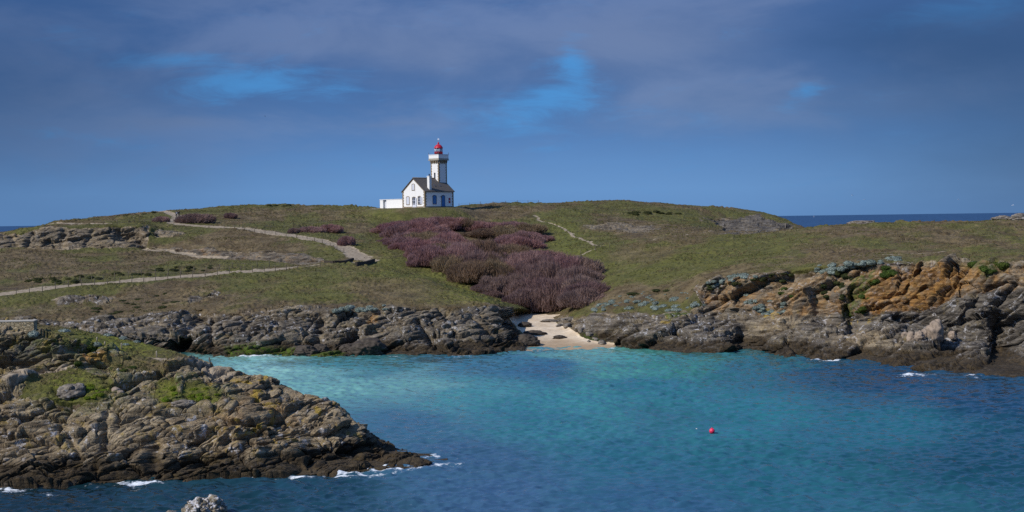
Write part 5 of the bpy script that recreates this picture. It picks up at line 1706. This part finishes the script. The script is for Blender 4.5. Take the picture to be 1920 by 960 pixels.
def spots(lst):
    tot = None
    for (u, v, ru, rv, k) in lst:
        t, s = ray(u, v); d = Vector((t[0], 1, s[0])).normalized()
        a = nt.math('DIVIDE', nt.math('SUBTRACT', xw, d.x), ru / F); b_ = nt.math('DIVIDE', nt.math('SUBTRACT', zw, d.z), rv / F)
        e_ = nt.math('ADD', nt.math('MULTIPLY', a, a), nt.math('MULTIPLY', b_, b_))
        g_ = nt.math('MULTIPLY', nt.math('EXPONENT', nt.math('MULTIPLY', e_, -1)), k)
        tot = g_ if tot is None else nt.math('ADD', tot, g_)
    return tot


gap = spots([(500, 175, 150, 26, 1.0), (320, 118, 150, 20, .6), (930, 225, 110, 28, 1.0), (1030, 190, 70, 28, .9), (1085, 125, 45, 60, .85), (1490, 168, 32, 26, .9), (1850, 22, 110, 34, .9), (120, 258, 110, 10, .5), (1680, 255, 100, 12, .35), (90, 55, 40, 16, .4), (1030, 268, 50, 8, .4)])
dark = spots([(-80, 150, 380, 260, .85), (2020, 160, 400, 300, .95), (1900, 70, 160, 60, .3), (420, -60, 300, 60, .35), (1650, 80, 160, 60, .35), (1000, -150, 900, 70, .2)])  # darkening toward the frame edges, like lens fall-off, put into the sky colour
warm = spots([(700, 90, 260, 50, .6), (1230, 70, 240, 70, .85), (1330, 190, 180, 45, .55), (330, 232, 120, 16, .6), (720, 235, 80, 12, .5), (150, 170, 180, 40, .4), (1700, 170, 130, 35, .5), (820, 130, 120, 40, .35)])
cl = nt.noise(nt.map(tc, scale=(6, 6, 17)), 1.0, 8, .57, .3)
base = nt.ramp(nt.math('MULTIPLY', Z_, 6.0), [(0.0, (.105, .25, .54)), (.12, (.115, .27, .575)), (.35, (.078, .20, .48)), (.62, (.062, .150, .37)), (1.0, (.056, .135, .34))])
cloudc = nt.mix(nt.step(cl, .38, .62), (.040, .102, .285), (.138, .200, .385))
camt = nt.math('MULTIPLY', nt.step(nt.math('ADD', Z_, nt.math('MULTIPLY', nt.math('SUBTRACT', cl, .5), .11)), .02, .11), .8)
low = nt.mix(camt, base, cloudc)
low = nt.mix(nt.math('MULTIPLY', warm, .7), low, (.150, .198, .345))
cl2 = nt.noise(nt.map(tc, loc=(5, 2, 4), scale=(14, 14, 60)), 1.0, 9, .7, .6)
gf = nt.math('MULTIPLY', nt.step(nt.math('ADD', gap, nt.math('MULTIPLY', nt.math('SUBTRACT', cl2, .5), 2.1)), .1, 1.2), .9)
low = nt.mix(gf, low, (.062, .275, .64))
low = nt.mix(nt.math('MULTIPLY', dark, .82), low, (.020, .056, .165))
# higher up, out of frame: sky tinted bluer, brighter cloud added to fill shade
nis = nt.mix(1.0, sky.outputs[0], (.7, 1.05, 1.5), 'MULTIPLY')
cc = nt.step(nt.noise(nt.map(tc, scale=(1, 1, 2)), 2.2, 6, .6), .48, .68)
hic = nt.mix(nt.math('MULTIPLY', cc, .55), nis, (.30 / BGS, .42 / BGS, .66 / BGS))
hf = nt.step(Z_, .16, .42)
vm = nt.new('ShaderNodeVectorMath', operation='SCALE')
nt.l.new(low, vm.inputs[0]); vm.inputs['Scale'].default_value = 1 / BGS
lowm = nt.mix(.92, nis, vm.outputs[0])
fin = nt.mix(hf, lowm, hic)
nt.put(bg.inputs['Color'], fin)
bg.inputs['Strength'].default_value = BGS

scene.view_settings.view_transform = 'Standard'
scene.view_settings.look = 'None'
scene.view_settings.exposure = 0.0
scene.view_settings.gamma = 1.0
scene.render.engine = 'CYCLES'
scene.cycles.max_bounces = 4
scene.cycles.diffuse_bounces = 2
scene.cycles.glossy_bounces = 2
scene.cycles.caustics_reflective = False
scene.cycles.caustics_refractive = False
scene.cycles.use_denoising = False
